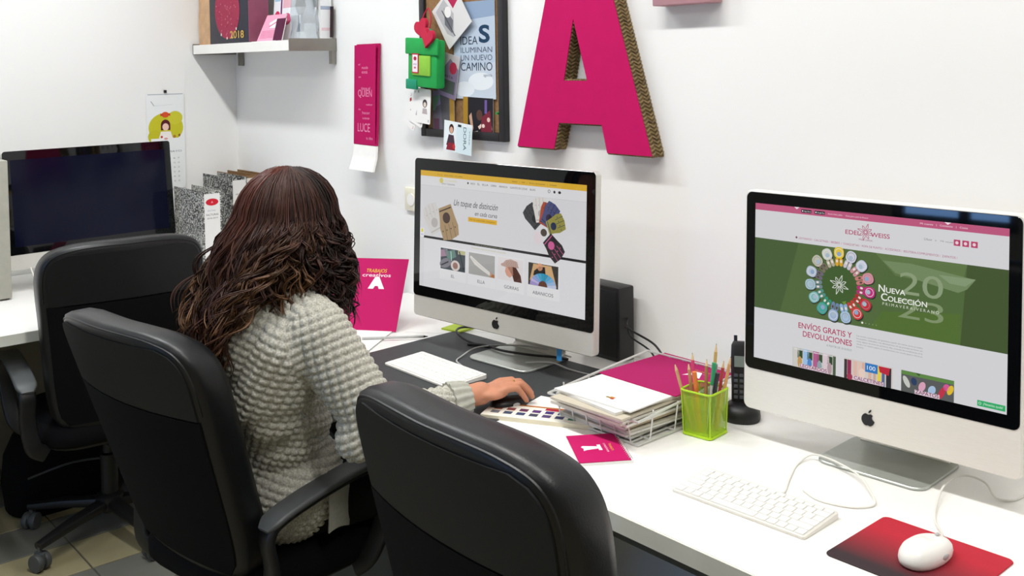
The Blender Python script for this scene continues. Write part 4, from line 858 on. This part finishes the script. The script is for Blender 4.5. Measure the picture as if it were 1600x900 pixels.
for i, (a, b, L, col, lab, kind) in enumerate(pens):
    p0 = Vector((a[0], a[1], .0075)); p1 = Vector((b[0], b[1], .098)); d_ = (p1-p0).normalized(); p2 = p0+d_*L
    w_ = T(-1.402, 1.733, DZ) @ R(.12); base_ = w_ @ p0
    t = thing('pencil' if kind == 0 else 'pen', lab, 'pencil' if kind == 0 else 'pen', base_, .12, 'pencils and pens in the lime cup')
    d3 = p2-p0; m_ = mat('pen_'+col[1:], col, .4)
    if kind == 0:
        obj('shaft', rod((0, 0, 0), tuple(d3*.90), .0036, 6), m_, t, smooth=False); obj('point', rod(tuple(d3*.90), tuple(d3*.985), .0034, 8, .0010), mat('bare_wood', '#d9b98a', .7), t); obj('lead', rod(tuple(d3*.98), tuple(d3), .0010, 6, .0003), PLASTIC, t)
    else:
        obj('barrel', rod((0, 0, 0), tuple(d3*.68), .0042, 10), mat('pen_barrel_grey', '#c9c9c6', .3) if i == 5 else m_, t); obj('cap', rod(tuple(d3*.68), tuple(d3), .0050, 10), m_, t)
# cordless phone on its cradle
ph = thing('cordless_phone', 'black cordless phone standing in its cradle between cup and computer', 'phone', (-1.405, 1.868, DZ), .60)
obj('cradle', loft([[(x, y, z_) for x, y in rrect(.085-2*i, .095-2*i, .038-i, 6)] for i, z_ in ((.002, 0), (0, .004), (.002, .020), (.012, .032), (.022, .036))]), PLASTIC, ph)
hm_ = T(0, .010, .018) @ R(-.16, 'X') @ Matrix.Diagonal((1, 1, .90, 1))
hs = obj('handset', xf(loft([[(x, y, z_) for x, y in rrect(wd, dp, .010, 4)] for z_, wd, dp in ((0, .040, .022), (.01, .046, .026), (.06, .046, .026), (.11, .050, .027), (.158, .047, .025), (.168, .038, .018))]), hm_), PLASTIC, ph)
obj('display', xf(box(-.016, .016, -.0147, -.0125, .105, .132), hm_), mat('phone_lcd', '#7f8a84', .3), hs); obj('antenna', xf(rod((-.014, .002, .165), (-.014, .002, .182), .004), hm_), PLASTIC, hs)
bt = None
for r in range(5):
    for c_ in range(3):
        L_ = hm_ @ T((c_-1)*.0125, -.0132, .030+.0135*r)
        if bt is None: bt = obj('button', box(-.0045, .0045, -.0018, .001, -.004, .004, .001, 1), mat('phone_button', '#4a4c52', .4), hs)
        else: o_ = inst(bt, hs, M=L_); continue
        bt.matrix_local = L_
# binders in the corner of the left desk
def speckle(name, c1, c2, sc):
    m = bpy.data.materials.new(name); m.use_nodes = True; nt = m.node_tree; b = nt.nodes['Principled BSDF']; b.inputs['Roughness'].default_value = .5
    tc = nt.nodes.new('ShaderNodeTexCoord'); n = nt.nodes.new('ShaderNodeTexNoise'); n.inputs['Scale'].default_value = sc; n.inputs['Detail'].default_value = 2; r = nt.nodes.new('ShaderNodeValToRGB')
    r.color_ramp.interpolation = 'CONSTANT'; r.color_ramp.elements[0].color = (*lin(c1), 1); r.color_ramp.elements[1].color = (*lin(c2), 1); r.color_ramp.elements[1].position = .52
    nt.links.new(tc.outputs['Object'], n.inputs[0]); nt.links.new(n.outputs[0], r.inputs[0]); nt.links.new(r.outputs[0], b.inputs[0]); return m
SP1, SP2 = speckle('pale_marbled_card', '#4a4a48', '#c9c9c4', 170), speckle('dark_marbled_card', '#17181a', '#a9aaa6', 130)
def binder(label, xs, y0, th, h, dep, m, spine, red=False, rz=0, topm=None):
    t = thing('ring_binder', label, 'binder', (xs-dep/2, y0+th/2, DZ), rz, 'ring binders in the corner')
    d2 = dep/2; q = th/2
    obj('front_cover', box(-d2, d2, -q, -q+.003, 0, h), m, t, smooth=False); obj('back_cover', box(-d2, d2, q-.003, q, 0, h), m, t, smooth=False)
    sp = obj('spine', box(d2-.003, d2, -q+.0032, q-.0032, 0, h), m, t, smooth=False); obj('paper_block', box(-d2+.004, d2-.012, -q+.008, q-.012, .004, h-.022), topm or PAPER, t, smooth=False)
    cv = Canvas(th-.012, h*.9, spine)
    if red: cv.ell(.5, .115, .40, .048, '#cf2a3a'); cv.up(); cv.text('A', .5, .13, .03, '#f2c9cc', 'C'); cv.text('ACTAS', .2, .24, .018, '#7d8fae', wid=.5); cv.text('FACTURAS', .12, .30, .026, '#3a3a3e', wid=.76); cv.text('2018-2019', .16, .345, .02, '#5a5a5e', wid=.68)
    else: cv.text('ARCHIVO', .2, .2, .02, '#5a5a5e', wid=.6)
    cv.build('spine_label', PRINT, sp, T(d2+.0006, 0, h*.97) @ R(PI/2) @ T(-(th-.012)/2, 0, 0)); return t
binder('pale marbled ring binder with a red oval on its white spine label', -3.85, 1.655, .078, .325, .285, SP1, '#e9e8e6', True)
binder('dark marbled ring binder standing behind the pale one', -4.02, 1.856, .072, .35, .285, SP2, '#dedcd8')
BRN = mat('brown_card', '#7d5c36', .6)
binder('brown edged ring binder next to the dark marbled one', -4.04, 1.931, .052, .352, .285, BRN, '#d9d3c8', topm=BRN)
binder('second brown edged ring binder in the very corner', -4.05, 1.986, .050, .352, .285, BRN, '#cfc8bb', topm=BRN)
# thin grey partition at the far left end of the left desk
t = thing('partition_panel', 'grey upright panel standing on the left desk beside the dark computer', 'panel', (-3.95, .915, DZ)); obj('panel', box(-.35, .05, -.05, .045, .006, .50, .004), mat('grey_laminate', '#a9a89c', .6), t)
for y in (-.04, .03): obj('rubber_foot', box(-.3, .03, y, y+.01, 0, .0055), PLASTIC, t)
cable('power_cable', 'white cable behind the foot of the dark computer', [(-4.0, 1.05, DZ+.09), (-3.98, 1.06, DZ+.04), (-3.97, 1.07, z), (-4.05, 1.10, z)], .003, CABLEW)
# ------------------------------------------------------------------ things on the walls
def upright(name, label, cat, cv, x, z, y, roll=0, th=.0012, m=PRINT, edge=None, grp=None):     # x,z of the top-left corner on a plane y
    o = sheet(name, cv, m, None, T(x, y, z) @ R(roll, 'Y'), th, edge); return tag(o, label, cat, grp)
# big cut-out letter A
la = thing('wall_letter', 'big magenta letter A with braided rope sides hung on the wall', 'letter', (-2.058, YW, 1.305))
X0 = -2.058; ZA = 1.305; Htop = .60
def Apt(x, z): return (x-X0, z-ZA)
outer = [Apt(-2.328, 1.305), Apt(-2.166, 1.305), Apt(-2.143, 1.382), Apt(-1.970, 1.382), Apt(-1.950, 1.305), Apt(-1.788, 1.305), Apt(-1.978, 1.905), Apt(-2.142, 1.905)]
hole = [Apt(-2.120, 1.504), Apt(-2.025, 1.504), Apt(-2.078, 1.680)]
bm = bmesh.new()
def ringe(P): vs = [bm.verts.new((x, 0, z)) for x, z in P]; return [bm.edges.new((vs[i], vs[(i+1) % len(vs)])) for i in range(len(vs))]
bmesh.ops.triangle_fill(bm, edges=ringe(outer)+ringe(hole), use_beauty=True)
bm.verts.index_update(); fv = [tuple(v.co) for v in bm.verts]; ff = [tuple(v.index for v in f.verts) for f in bm.faces]; bm.free()
yf = -.050
obj('front', cat_(([(x, yf, z) for x, y, z in fv], ff), ([(x, yf+.003, z) for x, y, z in fv], ff), *[([(a[0], yf, a[1]), (b[0], yf, b[1]), (b[0], yf+.003, b[1]), (a[0], yf+.003, a[1])], [(0, 1, 2, 3)]) for P in (outer, hole) for a, b in zip(P, P[1:]+P[:1])]), mat('magenta_letter', '#c2165f', .7, spec=.1, var=.03, scale=25), la, smooth=False)
ROPE = bpy.data.materials.new('braided_rope'); ROPE.use_nodes = True; nt = ROPE.node_tree; b = nt.nodes['Principled BSDF']; b.inputs['Roughness'].default_value = .9
tc = nt.nodes.new('ShaderNodeTexCoord'); mpn = nt.nodes.new('ShaderNodeMapping'); mpn.inputs['Rotation'].default_value = (.7, 0, 0); wv = nt.nodes.new('ShaderNodeTexVoronoi'); wv.inputs['Scale'].default_value = 75
mpn.inputs['Scale'].default_value = (1, .55, 1.6); nt.links.new(tc.outputs['Object'], mpn.inputs[0]); nt.links.new(mpn.outputs[0], wv.inputs[0]); rp = nt.nodes.new('ShaderNodeValToRGB'); nt.links.new(wv.outputs['Color'], rp.inputs[0])
for p, c in ((0, '#5a4a32'), (.5, '#86704c'), (1, '#a58f60')):
    e = rp.color_ramp.elements[0] if p == 0 else rp.color_ramp.elements[-1] if p == 1 else rp.color_ramp.elements.new(p); e.color = (*lin(c), 1)
rp.color_ramp.elements.new(.75).color = (*lin('#6f5f3a'), 1)
bp = nt.nodes.new('ShaderNodeBump'); bp.inputs['Strength'].default_value = .9; bp.inputs['Distance'].default_value = .004; bp.invert = True; nt.links.new(wv.outputs['Distance'], bp.inputs['Height']); nt.links.new(bp.outputs[0], b.inputs['Normal']); nt.links.new(rp.outputs[0], b.inputs[0])
# braid along the rim: slanted strands on every side face
def braid(P, inward):
    out = []
    for a, c in zip(P, P[1:]+P[:1]):
        a, c = np.array(a), np.array(c); L = np.linalg.norm(c-a); d = (c-a)/L; nrm = np.array([d[1], -d[0]])*inward; n = max(1, int(L/.011))
        out.append(([(a[0], yf+.003, a[1]), (c[0], yf+.003, c[1]), (c[0], -.001, c[1]), (a[0], -.001, a[1])], [(0, 1, 2, 3)]))
        for i in range(n):
            s0 = L*i/n
            for k in range(3):
                y0 = yf+.0035+k*.0152; sg = 1 if k % 2 == 0 else -1; q0 = a+d*(s0+(.001 if sg > 0 else .010)); q1 = a+d*min(L, s0+(.010 if sg > 0 else .001))
                mid = (q0+q1)/2+nrm*.0016
                out.append(sweep([(q0[0], y0, q0[1]), (mid[0], y0+.0076, mid[1]), (q1[0], y0+.0152, q1[1])], [(x*.0036, y*.0036) for x, y in circ(1, 5)]))
    return cat_(*out)
rb = obj('rope_side', braid(outer, 1), ROPE, la, smooth=True); rb['label'] = 'braided straw rope edge'
obj('inner_rope_side', braid(hole, -1), ROPE, la, smooth=True)
# another letter above, only its foot in view
o = obj('wall_letter', box(-.115, .075, -.05, -.002, 0, .5, .003), mat('dusty_pink', '#b88a92', .7)); o.location = (-1.665, YW, 1.699); tag(o, 'pale pink wall letter whose foot shows at the top edge', 'letter')
# cork board
cb = thing('pin_board', 'cork pin board with a dark frame covered in photos and cards', 'pin board', (-2.645, YW, 1.31))
bx0, bx1, bz0, bz1 = -.225, .225, 0, .62
FR = mat('dark_frame', '#1d1a1f', .45)
obj('cork', box(bx0+.025, bx1-.025, -.012, -.001, bz0+.025, bz1-.025), mat('cork', '#8d6a45', .9, var=.2, scale=120, bump=.4, bscale=300), cb, smooth=False)
for b4 in ((bx0, bx0+.028, bz0, bz1), (bx1-.028, bx1, bz0, bz1), (bx0+.028, bx1-.028, bz0, bz0+.028), (bx0+.028, bx1-.028, bz1-.028, bz1)): obj('frame_rail', box(b4[0], b4[1], -.024, -.001, b4[2], b4[3], .003), FR, cb)
cv = Canvas(.215, .315, '#b9c6d6')
cv.poly([(0, 0), (1, 0), (1, .16), (0, .2)], '#8fa3bd'); cv.poly([(0, .62), (.5, .70), (1, .62), (1, 1), (0, 1)], '#c6cfdb'); cv.ell(.65, .82, .3, .09, '#e3e8ec'); cv.ell(.25, .9, .25, .08, '#dfe5ea'); cv.up()
cv.text('IDEA', .17, .44, .085, '#2f3a4c', wid=.42); cv.text('S', .62, .42, .17, '#25415c', wid=.26, bold=.03); cv.text('ILUMINAN', .17, .525, .058, '#4a566a', wid=.76); cv.text('UN NUEVO', .17, .605, .058, '#4a566a', wid=.76); cv.text('CAMINO', .17, .71, .085, '#2f3a4c', wid=.76); cv.text('agencia', .72, .77, .03, '#5a6a80', wid=.2)
upright('poster', 'pale blue poster with the words IDEAS ILUMINAN UN NUEVO CAMINO on the pin board', 'poster', cv, -2.682, 1.758, 2.033, .0)
cv = Canvas(.15, .16, '#d9d7d6'); cv.poly([(.1, .1), (.5, .05), (.6, .5), (.3, .9), (.15, .7)], '#b5b4b6'); cv.poly([(.2, .5), (.4, .2), (.5, .6), (.3, .8)], '#6f7076'); cv.poly([(.6, .05), (.95, .05), (.9, .35), (.65, .4)], '#b02a52'); cv.ell(.45, .35, .12, .12, '#e9e6e4'); cv.line([(.3, .2), (.35, .9)], .004, '#4a4a50')
upright('photo_print', 'tilted photo print with grey figures and a red patch on the pin board', 'photo', cv, -2.78, 1.735, 2.018, -.62)
cv = Canvas(.10, .145, '#cfc6c9'); cv.poly([(.0, .5), (.5, .1), (1, .3), (1, 1), (0, 1)], '#8d7f9a'); cv.ell(.7, .3, .2, .14, '#c23a55'); cv.up(); cv.rect(.1, .6, .9, .9, '#55605a'); cv.text('CARTA', .15, .55, .06, '#3a3a3a', wid=.6)
upright('photo_print', 'narrow card with red and grey shapes left of the blue poster', 'card', cv, -2.735, 1.60, 2.024, .22)
cv = Canvas(.12, .135, '#6c6a78'); cv.poly([(0, 0), (.9, 0), (.5, .3), (0, .45)], '#8f86b0'); cv.poly([(0, .15), (.4, .1), (.1, .5), (0, .5)], '#6f9a86'); cv.poly([(.35, .1), (.75, .05), (.8, 1), (.45, 1)], '#59585c'); cv.rect(.80, 0, 1, 1, '#b08a3a'); cv.rect(.05, .7, .3, 1, '#6a4a5c')
upright('photo_print', 'greyish violet photo print at the lower left of the pin board', 'photo', cv, -2.80, 1.468, 2.028, .0)
cv = Canvas(.155, .125, '#28262c'); cv.rect(0, 0, .16, 1, '#a8822f'); cv.poly([(.2, .5), (.28, .4), (.35, .8), (.3, .95)], '#c9a58c'); cv.ell(.55, .45, .1, .14, '#5a4038'); cv.poly([(.5, .75), (.7, .6), (.75, .65), (.55, .82)], '#e8cfc2'); cv.poly([(.75, .85), (.95, .7), (.97, .8), (.8, .95)], '#f0dcd6'); cv.poly([(.62, .5), (.9, .3), (.98, .95), (.6, .98)], '#7a2a3a'); cv.up(); cv.ell(.85, .55, .05, .06, '#e6c4b6'); cv.ell(.68, .72, .05, .05, '#edd5cb'); cv.rect(.72, .05, .8, .4, '#6f5a9a'); cv.poly([(.3, .9), (.5, .86), (.5, .92), (.32, .97)], '#d6d2cd')
upright('photo_print', 'dark photo print of people at the lower right of the pin board', 'photo', cv, -2.632, 1.45, 2.030, .03)
o = obj('push_pin', cat_(lathe([(.006, 0), (.006, .004), (.003, .006), (.003, .012), (.005, .014)], 12, T(0, 0, 0) @ R(PI/2, 'X'))), mat('green_pin', '#1f8a3c', .4)); o.location = (-2.452, 2.035, 1.40); tag(o, 'green push pin at the right side of the pin board', 'push pin')
# green toy house hanging at the board's left edge
G1, G2, G3 = mat('green_felt', '#17a24a', .8), mat('light_green_felt', '#8cc63f', .8), mat('teal_felt', '#0f8f6a', .8); RD = mat('crimson_felt', '#c4153f', .8)
gt = thing('felt_ornament', 'green felt pouch with crimson hearts hanging on the pin board', 'ornament', (-2.775, 1.985, 1.475), -.05)
gm = R(.05, 'Y')
obj('pouch', xf(box(-.092, .088, -.018, .018, .005, .165, .008), gm), G1, gt); obj('flap', xf(box(-.10, .10, -.024, -.014, .115, .17, .004), gm), G1, gt); obj('panel', xf(box(-.055, .055, -.0235, -.018, .045, .112, .002), gm), G2, gt); obj('corner_patch', xf(box(-.098, -.03, -.022, -.012, -.004, .03, .003), gm), G3, gt)
cv = Canvas(.032, .058, '#f0e6ee'); cv.ell(.5, .22, .3, .12, '#b22a4a'); cv.text('AMOR', .15, .6, .1, '#8a5aa8', wid=.7); cv.up(); cv.rect(.3, .7, .7, .8, '#c0708a')
obj('label_frame', xf(box(-.052, -.012, -.0255, -.0233, .052, .118), gm), RD, gt, smooth=False); cv.build('label_print', PRINT, gt, gm @ T(-.048, -.0258, .114))
def heart(s):
    P = []
    for i in range(28):
        a = 2*PI*i/28; P.append((s*16*math.sin(a)**3/16, s*(13*math.cos(a)-5*math.cos(2*a)-2*math.cos(3*a)-math.cos(4*a))/16))
    return P
obj('heart', xf(prism(heart(.036), -.006, .006), T(.062, -.03, .172) @ R(.3, 'Y')), RD, gt); obj('heart', xf(prism(heart(.038), -.006, .006), T(-.028, .004, .205) @ R(-.3, 'Y')), RD, gt); obj('tab', xf(prism(circ(.024, 16), -.008, .004), T(.018, 0, .178)), G3, gt)
obj('hanging_loop', tube([(-.01, .004, .18), (-.03, .01, .235), (.0, .014, .27), (.02, .01, .23), (.01, .004, .18)], .0022, 6, 5), RD, gt)
# playing cards and small picture cards
def pcard(label, x, z, y, roll, suit, rank):
    w_, h_ = .078, .118
    o = tag(obj('playing_card', loft([[(a+w_/2, yy, b-h_/2) for a, b in rrect(w_, h_, .006, 4)] for yy in (.0002, .0008)]), PAPER, smooth=False), label, 'playing card', 'playing cards pinned to the board')
    cv = Canvas(w_, h_); cv.poly([((a+w_/2)/w_, .5-b/h_) for a, b in rrect(w_, h_, .006, 4)], '#f3f1ee'); col = '#b3202f' if suit == 'd' else '#3a3238'
    cv.text(rank, .06, .14, .08, col); cv.text(rank, .84, .95, .08, col)
    if suit == 'd': cv.poly([(.16, .16), (.24, .24), (.16, .32), (.08, .24)], col); cv.poly([(.5, .35), (.66, .5), (.5, .65), (.34, .5)], col)
    else:
        cv.ell(.58, .42, .17, .12, '#4a4346', 16); cv.ell(.58, .45, .10, .07, '#e3d3c8'); cv.poly([(.44, .56), (.72, .56), (.78, .72), (.40, .72)], '#b9aeb0')
    cv.build('card_face', PRINT, o); o.matrix_world = T(x, y, z) @ R(roll, 'Y'); return o
pcard('leftmost playing card with a red diamond pinned below the green pouch', -2.885, 1.468, 1.9990, .52, 'd', '2')
pcard('middle playing card fanned over the red diamond one', -2.862, 1.476, 1.9960, .30, 's', '7')
pcard('rightmost playing card with a dark figure, topmost of the fan', -2.838, 1.478, 1.9930, .08, 's', 'K')
cv = Canvas(.150, .10, '#e8eef0'); cv.rect(.45, .1, 1, 1, '#d5e6ea'); cv.ell(.27, .25, .085, .16, '#3a2420'); cv.up(); cv.ell(.27, .29, .06, .11, '#d9a98f'); cv.poly([(.18, .45), (.36, .45), (.42, .80), (.10, .82)], '#4a3a46'); cv.up(); cv.poly([(.16, .72), (.40, .70), (.43, .95), (.10, .97)], '#8a2a38'); cv.ell(.38, .82, .05, .08, '#c23a3a'); cv.rect(.5, .06, .62, .14, '#2a3a40'); cv.text('DORA', .70, .12, .15, '#3f5560', wid=.5, rot=PI/2*.98); cv.text('vitae', .90, .20, .08, '#6f8a94', wid=.3, rot=PI/2)
upright('postcard', 'small pale postcard with a drawn figure in dark clothes at the lower frame corner', 'card', cv, -2.700, 1.373, 2.002, .09)
# magenta wall calendar strip
st = thing('strip_calendar', 'tall narrow magenta calendar strip curling away from the wall', 'calendar', (-3.225, YW, 1.17))
cw = .165; zt = 1.637-1.17
prof = [(0, .0), (.10, -.004), (.35, -.010), (.60, -.014), (.78, -.020), (.90, -.034), (1.0, -.058)]
fr = [[(-cw/2+(.0 if t < .8 else .02*(t-.8)*5), y-.004, zt*(1-t)) for t, y in prof], [(cw/2+(.0 if t < .8 else .03*(t-.8)*5), y-.012, zt*(1-t)) for t, y in prof]]
def strip(t0, t1, off):
    tt = np.linspace(t0, t1, 12); f = lambda k: [(float(np.interp(t, [p[0] for p in prof], [q[0] for q in fr[k]])), float(np.interp(t, [p[0] for p in prof], [q[1] for q in fr[k]]))+off, zt*(1-t)) for t in tt]
    a, c = f(0), f(1); a2 = [(x, y+.002, z) for x, y, z in a]; c2 = [(x, y+.009, z) for x, y, z in c]
    return loft([a, c, c2, a2, a], cap=False, closed=False)
obj('magenta_cover', strip(.0, .805, 0), MAG, st); obj('white_pages', strip(.807, 1.0, 0), PAPER, st)
cvx = Canvas(cw, zt); cvx.rect(.015, .008, .985, .80, '#b8145c'); cvx.up()
for s, x, y, h, w_ in (('el', .20, .17, .018, .08), ('mundo', .36, .20, .03, .28), ('está', .36, .235, .03, .26), ('en', .22, .27, .02, .1), ('QUIEN', .20, .42, .07, .62), ('tiene el', .34, .365, .03, .4), ('valor', .56, .49, .02, .3), ('de', .22, .53, .02, .1), ('hacer', .40, .56, .03, .34), ('uso', .42, .60, .025, .3), ('LUCE', .20, .70, .085, .55), ('tu idea', .58, .76, .03, .3)): cvx.text(s, x, y, h*.8, '#e58fb4', wid=w_)
M4 = T(-cw/2, -.0150, zt) @ R(-.034, 'X') @ R(-.045, 'Z')
cvx.build('cover_print', PRINT, st, M4)
cvy = Canvas(cw, .03); cvy.text('Enero', .18, .4, .3, '#8a4a60', wid=.4); cvy.rect(.1, .75, .95, .82, '#d06a8f'); cvy.build('page_print', PRINT, st, T(-cw/2, -.028, zt*.185) @ R(.28, 'X'))
# shelf in the corner
sh = thing('wall_shelf', 'white wall shelf with steel brackets high in the corner', 'shelf', (-3.905, YW, 1.66))
STEEL = mat('dull_steel', '#8d8a82', .4, .6, var=.05)
obj('board', box(-.440, .440, -.198, -.002, -.018, -.002, .002), WHITE, sh); obj('white_front_edge', box(-.440, .440, -.206, -.1985, -.042, -.002, .001), WHITEP, sh, smooth=False); obj('steel_end_cap', box(.4405, .446, -.206, -.002, -.044, .004), STEEL, sh, smooth=False); obj('steel_end_cap', box(-.446, -.4405, -.206, -.002, -.044, .004), STEEL, sh, smooth=False)
for x in (-.375, .430): obj('bracket', cat_(box(x-.012, x+.012, -.19, -.002, -.034, -.0185), box(x-.012, x+.012, -.020, -.002, -.095, -.034)), STEEL, sh, smooth=False)
SZ = 1.6585
bag = thing('paper_bag', 'crumpled brown paper bag at the left end of the shelf', 'bag', (-4.277, 1.93, SZ))
rs = np.random.default_rng(3)
rings = []
for k in range(9):
    zz = k*.045; rings.append([(x*(1.0-.10*k/8)+rs.normal(0, .003), y+rs.normal(0, .003), zz) for x, y in rrect(.128, .13, .02, 3)])
obj('bag_body', loft(rings), mat('kraft_paper', '#c9a27c', .8, var=.12, scale=25, bump=.4, bscale=40), bag, ang=20)
bx = thing('gift_box', 'tall navy black box with a red disc and gold 2018 on the shelf', 'box', (-4.015, 1.905, SZ))
obj('box_body', box(-.185, .185, -.045, .045, 0, .36, .003), mat('navy_card', '#1d2030', .5, var=.08), bx); obj('mauve_side', box(.1855, .190, -.044, .044, .003, .357), mat('mauve_card', '#8d4a62', .6), bx, smooth=False)
cv = Canvas(.36, .35); cv.ell(.48, .62, .33, col='#a03a52', n=40); cv.up()
for i in range(70):
    a, r = rs.uniform(0, 2*PI), .31*math.sqrt(rs.uniform(0, 1)); cv.ell(.48+r*math.cos(a), .62+r*1.03*math.sin(a), .010, col=['#b8566a', '#8a2f47', '#c47a86'][i % 3], n=6)
cv.up()
for a in (.75, 1.2, 1.6, 2.1): cv.ell(.48+.325*math.cos(a), .62+.33*math.sin(a), .017, col='#dccfc4', n=8)
cv.text('2018', .55, .955, .085, '#c9a35a', wid=.36, bold=.02); cv.build('box_print', PRINT, bx, T(-.18, -.0462, .355))
def card(label, x, y, w_, h_, m_, lean_=.18, rz=0, cvf=None, th=.004, name='brochure', cat='brochure', edge=None):
    cvv = cvf or Canvas(w_, h_, '#eeeeee'); M = T(x, y, SZ) @ R(rz) @ R(-lean_, 'X') @ T(0, 0, h_)
    o = sheet(name, cvv, PRINT, None, M, th, edge); return tag(o, label, cat, 'brochures standing on the shelf')
cv = Canvas(.175, .30, '#eef0f2'); cv.rect(.05, .05, .35, .45, '#a9cfe3'); cv.rect(.38, .05, .46, .8, '#6f2f6a'); cv.rect(.5, .1, .95, .55, '#e3b3bd'); cv.ell(.22, .7, .18, .12, '#d83a66'); cv.up(); cv.ell(.7, .3, .18, .1, '#eadc8a'); cv.rect(.1, .78, .3, .95, '#d8577f'); cv.ell(.75, .7, .2, .08, '#cf5f86')
card('white brochure with pink and blue pictures beside the navy box', -3.812, 1.955, .175, .30, None, .08, -.05, cv)
cv = Canvas(.15, .12, '#e7a3bb'); cv.poly([(.3, .3), (.6, .15), (.9, .3), (.7, .5), (.4, .5)], '#f6e3ea'); cv.up(); cv.line([(.35, .45), (.7, .25)], .006, '#d0587f')
for i in range(6): cv.line([(.08, .62+.05*i), (.8, .60+.05*i)], .002, '#c8638a')
card('small pink leaflet leaning low in front of the picture brochure', -3.785, 1.872, .15, .12, None, .45, .05, cv)
o = obj('paper_sheet', box(-.10, .10, -.005, .0, 0, .0012), PAPER, smooth=False); o.matrix_world = T(-3.70, 1.862, SZ) ; tag(o, 'white paper strip lying at the shelf edge', 'paper')
cv = Canvas(.075, .09, '#57243f'); card('dark plum card tilted between the leaflet and the silver bag', -3.628, 1.862, .075, .09, None, .25, .0, cv, .003)
sb = thing('gift_bag', 'crumpled silver gift bag in the middle right of the shelf', 'bag', (-3.53, 1.950, SZ)); rings = []
for k in range(11):
    zz = k*.032; rings.append([(x*(1-.1*math.sin(k*.5))+rs.normal(0, .006), y+rs.normal(0, .006), zz) for x, y in rrect(.085, .085, .02, 3)])
obj('bag_body', loft(rings), mat('silver_foil', '#c6cdd3', .35, .5, var=.12, scale=20), sb, ang=15)
cv = Canvas(.16, .30, '#f1f2f4'); cv.rect(0, .56, 1, .60, '#aab4c9'); cv.rect(0, .60, 1, .605, '#7f8bb0')
for i in range(7): cv.rect(.08+.12*i, .84, .13+.12*i, .88, '#e59aaa')
o = sheet('slim_box', cv, PRINT, None, T(-3.478, 1.992, SZ) @ R(PI/2) @ T(-.0, 0, .30), .03, PAPER); o.scale = (.30, 1, 1); tag(o, 'white box with a pale blue band right of the silver bag', 'box')
cv = Canvas(.13, .12, '#3a2c30'); cv.line([(.1, .9), (.9, .2)], .004, '#6f4a50')
o = sheet('slim_book', cv, PRINT, None, T(-3.495, 2.043, SZ+.0005) @ R(PI/2*.0) @ T(0, 0, .12), .005, mat('dark_cover', '#2b2226', .5)); o.matrix_world = T(-3.59, 2.030, SZ+.0005) @ R(-.04, 'X') @ T(0, 0, .13); tag(o, 'thin dark book leaning on the wall at the right end of the shelf', 'book')
# calendar on the left wall
wc = thing('wall_calendar', 'white wall calendar with a yellow circle picture on the left wall', 'calendar', (XL, 1.715, 1.03))
ML = T(.002, -.084, .42) @ R(PI/2)
obj('paper', xf(box(0, .168, -.0025, -.001, -.42, 0), ML), PAPER, wc, smooth=False)
cv = Canvas(.168, .42, '#eef0f0'); cv.line([(.04, .012), (.97, .012)], .004, '#b9bcc0'); cv.ell(.50, .36, .46, .155, '#c9c331', 30); cv.ell(.75, .26, .2, .07, '#cfca3d'); cv.ell(.2, .45, .18, .07, '#c3bd2c'); cv.rect(.1, .47, .95, .52, '#eef0f0'); cv.up()
cv.poly([(.30, .475), (.36, .40), (.62, .40), (.68, .475)], '#f3ece8'); cv.ell(.49, .33, .125, .055, '#5a2226'); cv.rect(.365, .33, .615, .385, '#5a2226'); cv.up(); cv.ell(.49, .352, .085, .038, '#efc9b8'); cv.ell(.49, .225, .1, .03, '#d8552f'); cv.poly([(.36, .21), (.44, .225), (.36, .24)], '#c23a2f'); cv.poly([(.62, .21), (.54, .225), (.62, .24)], '#c23a2f'); cv.ell(.38, .455, .03, .012, '#c2303a'); cv.ell(.72, .455, .04, .016, '#b5802f'); cv.ell(.85, .445, .03, .014, '#8a5a2a'); cv.ell(.49, .475, .05, .012, '#d9a0a0'); cv.line([(.12, .08), (.2, .13)], .002, '#6a7078'); cv.line([(.2, .13), (.7, .12)], .001, '#c9ced2')
cv.text('MAYO', .55, .62, .02, '#8a8f96', wid=.35)
for r in range(6):
    for c in range(7): cv.text(str(r*7+c+1), .10+.115*c, .69+.048*r, .016, '#8f949b', wid=.045)
cv.build('calendar_print', PRINT, wc, ML @ T(0, -.0028, 0)); obj('wall_hook', xf(cat_(box(.078, .090, -.010, -.001, .002, .014, .002)), ML), PLASTIC, wc)
# socket plate on the right wall beside the middle computer
so_ = thing('wall_socket', 'small ivory socket plate on the wall left of the middle computer', 'socket', (-2.955, YW, 1.08)); obj('plate', box(-.042, .042, -.012, -.001, -.042, .042, .005), mat('ivory_plastic', '#ece7d2', .4), so_); obj('socket_ring', lathe([(.018, 0), (.022, 0), (.022, .003), (.018, .003)], 20, T(0, -.012, 0) @ R(PI/2, 'X')), WHITEP, so_)
# black bag on the floor under the left desk
bg = thing('bag', 'bulky black bag on the floor under the left desk', 'bag', (-3.83, 1.09, 0), 0); bg.scale = (.82, .86, 1)
obj('bag_body', loft([[(x, y, z_) for x, y in rrect(a_, b_, .10*k_+.03, 5)] for z_, a_, b_, k_ in ((0, .24, .40, .6), (.01, .27, .44, .8), (.10, .29, .46, .8), (.20, .27, .44, .8), (.27, .22, .38, .8), (.31, .14, .28, .6), (.325, .05, .14, .2))]), FABRIC, bg, ang=70)
obj('strap', tube([(.10, -.12, .26), (.14, -.08, .33), (.14, .06, .34), (.10, .12, .27)], .010, 8, 6), FABRIC, bg)
obj('zipper', tube([(.137, -.17, .15), (.143, 0, .17), (.137, .17, .15)], .004, 6, 6), PLAST2, bg)
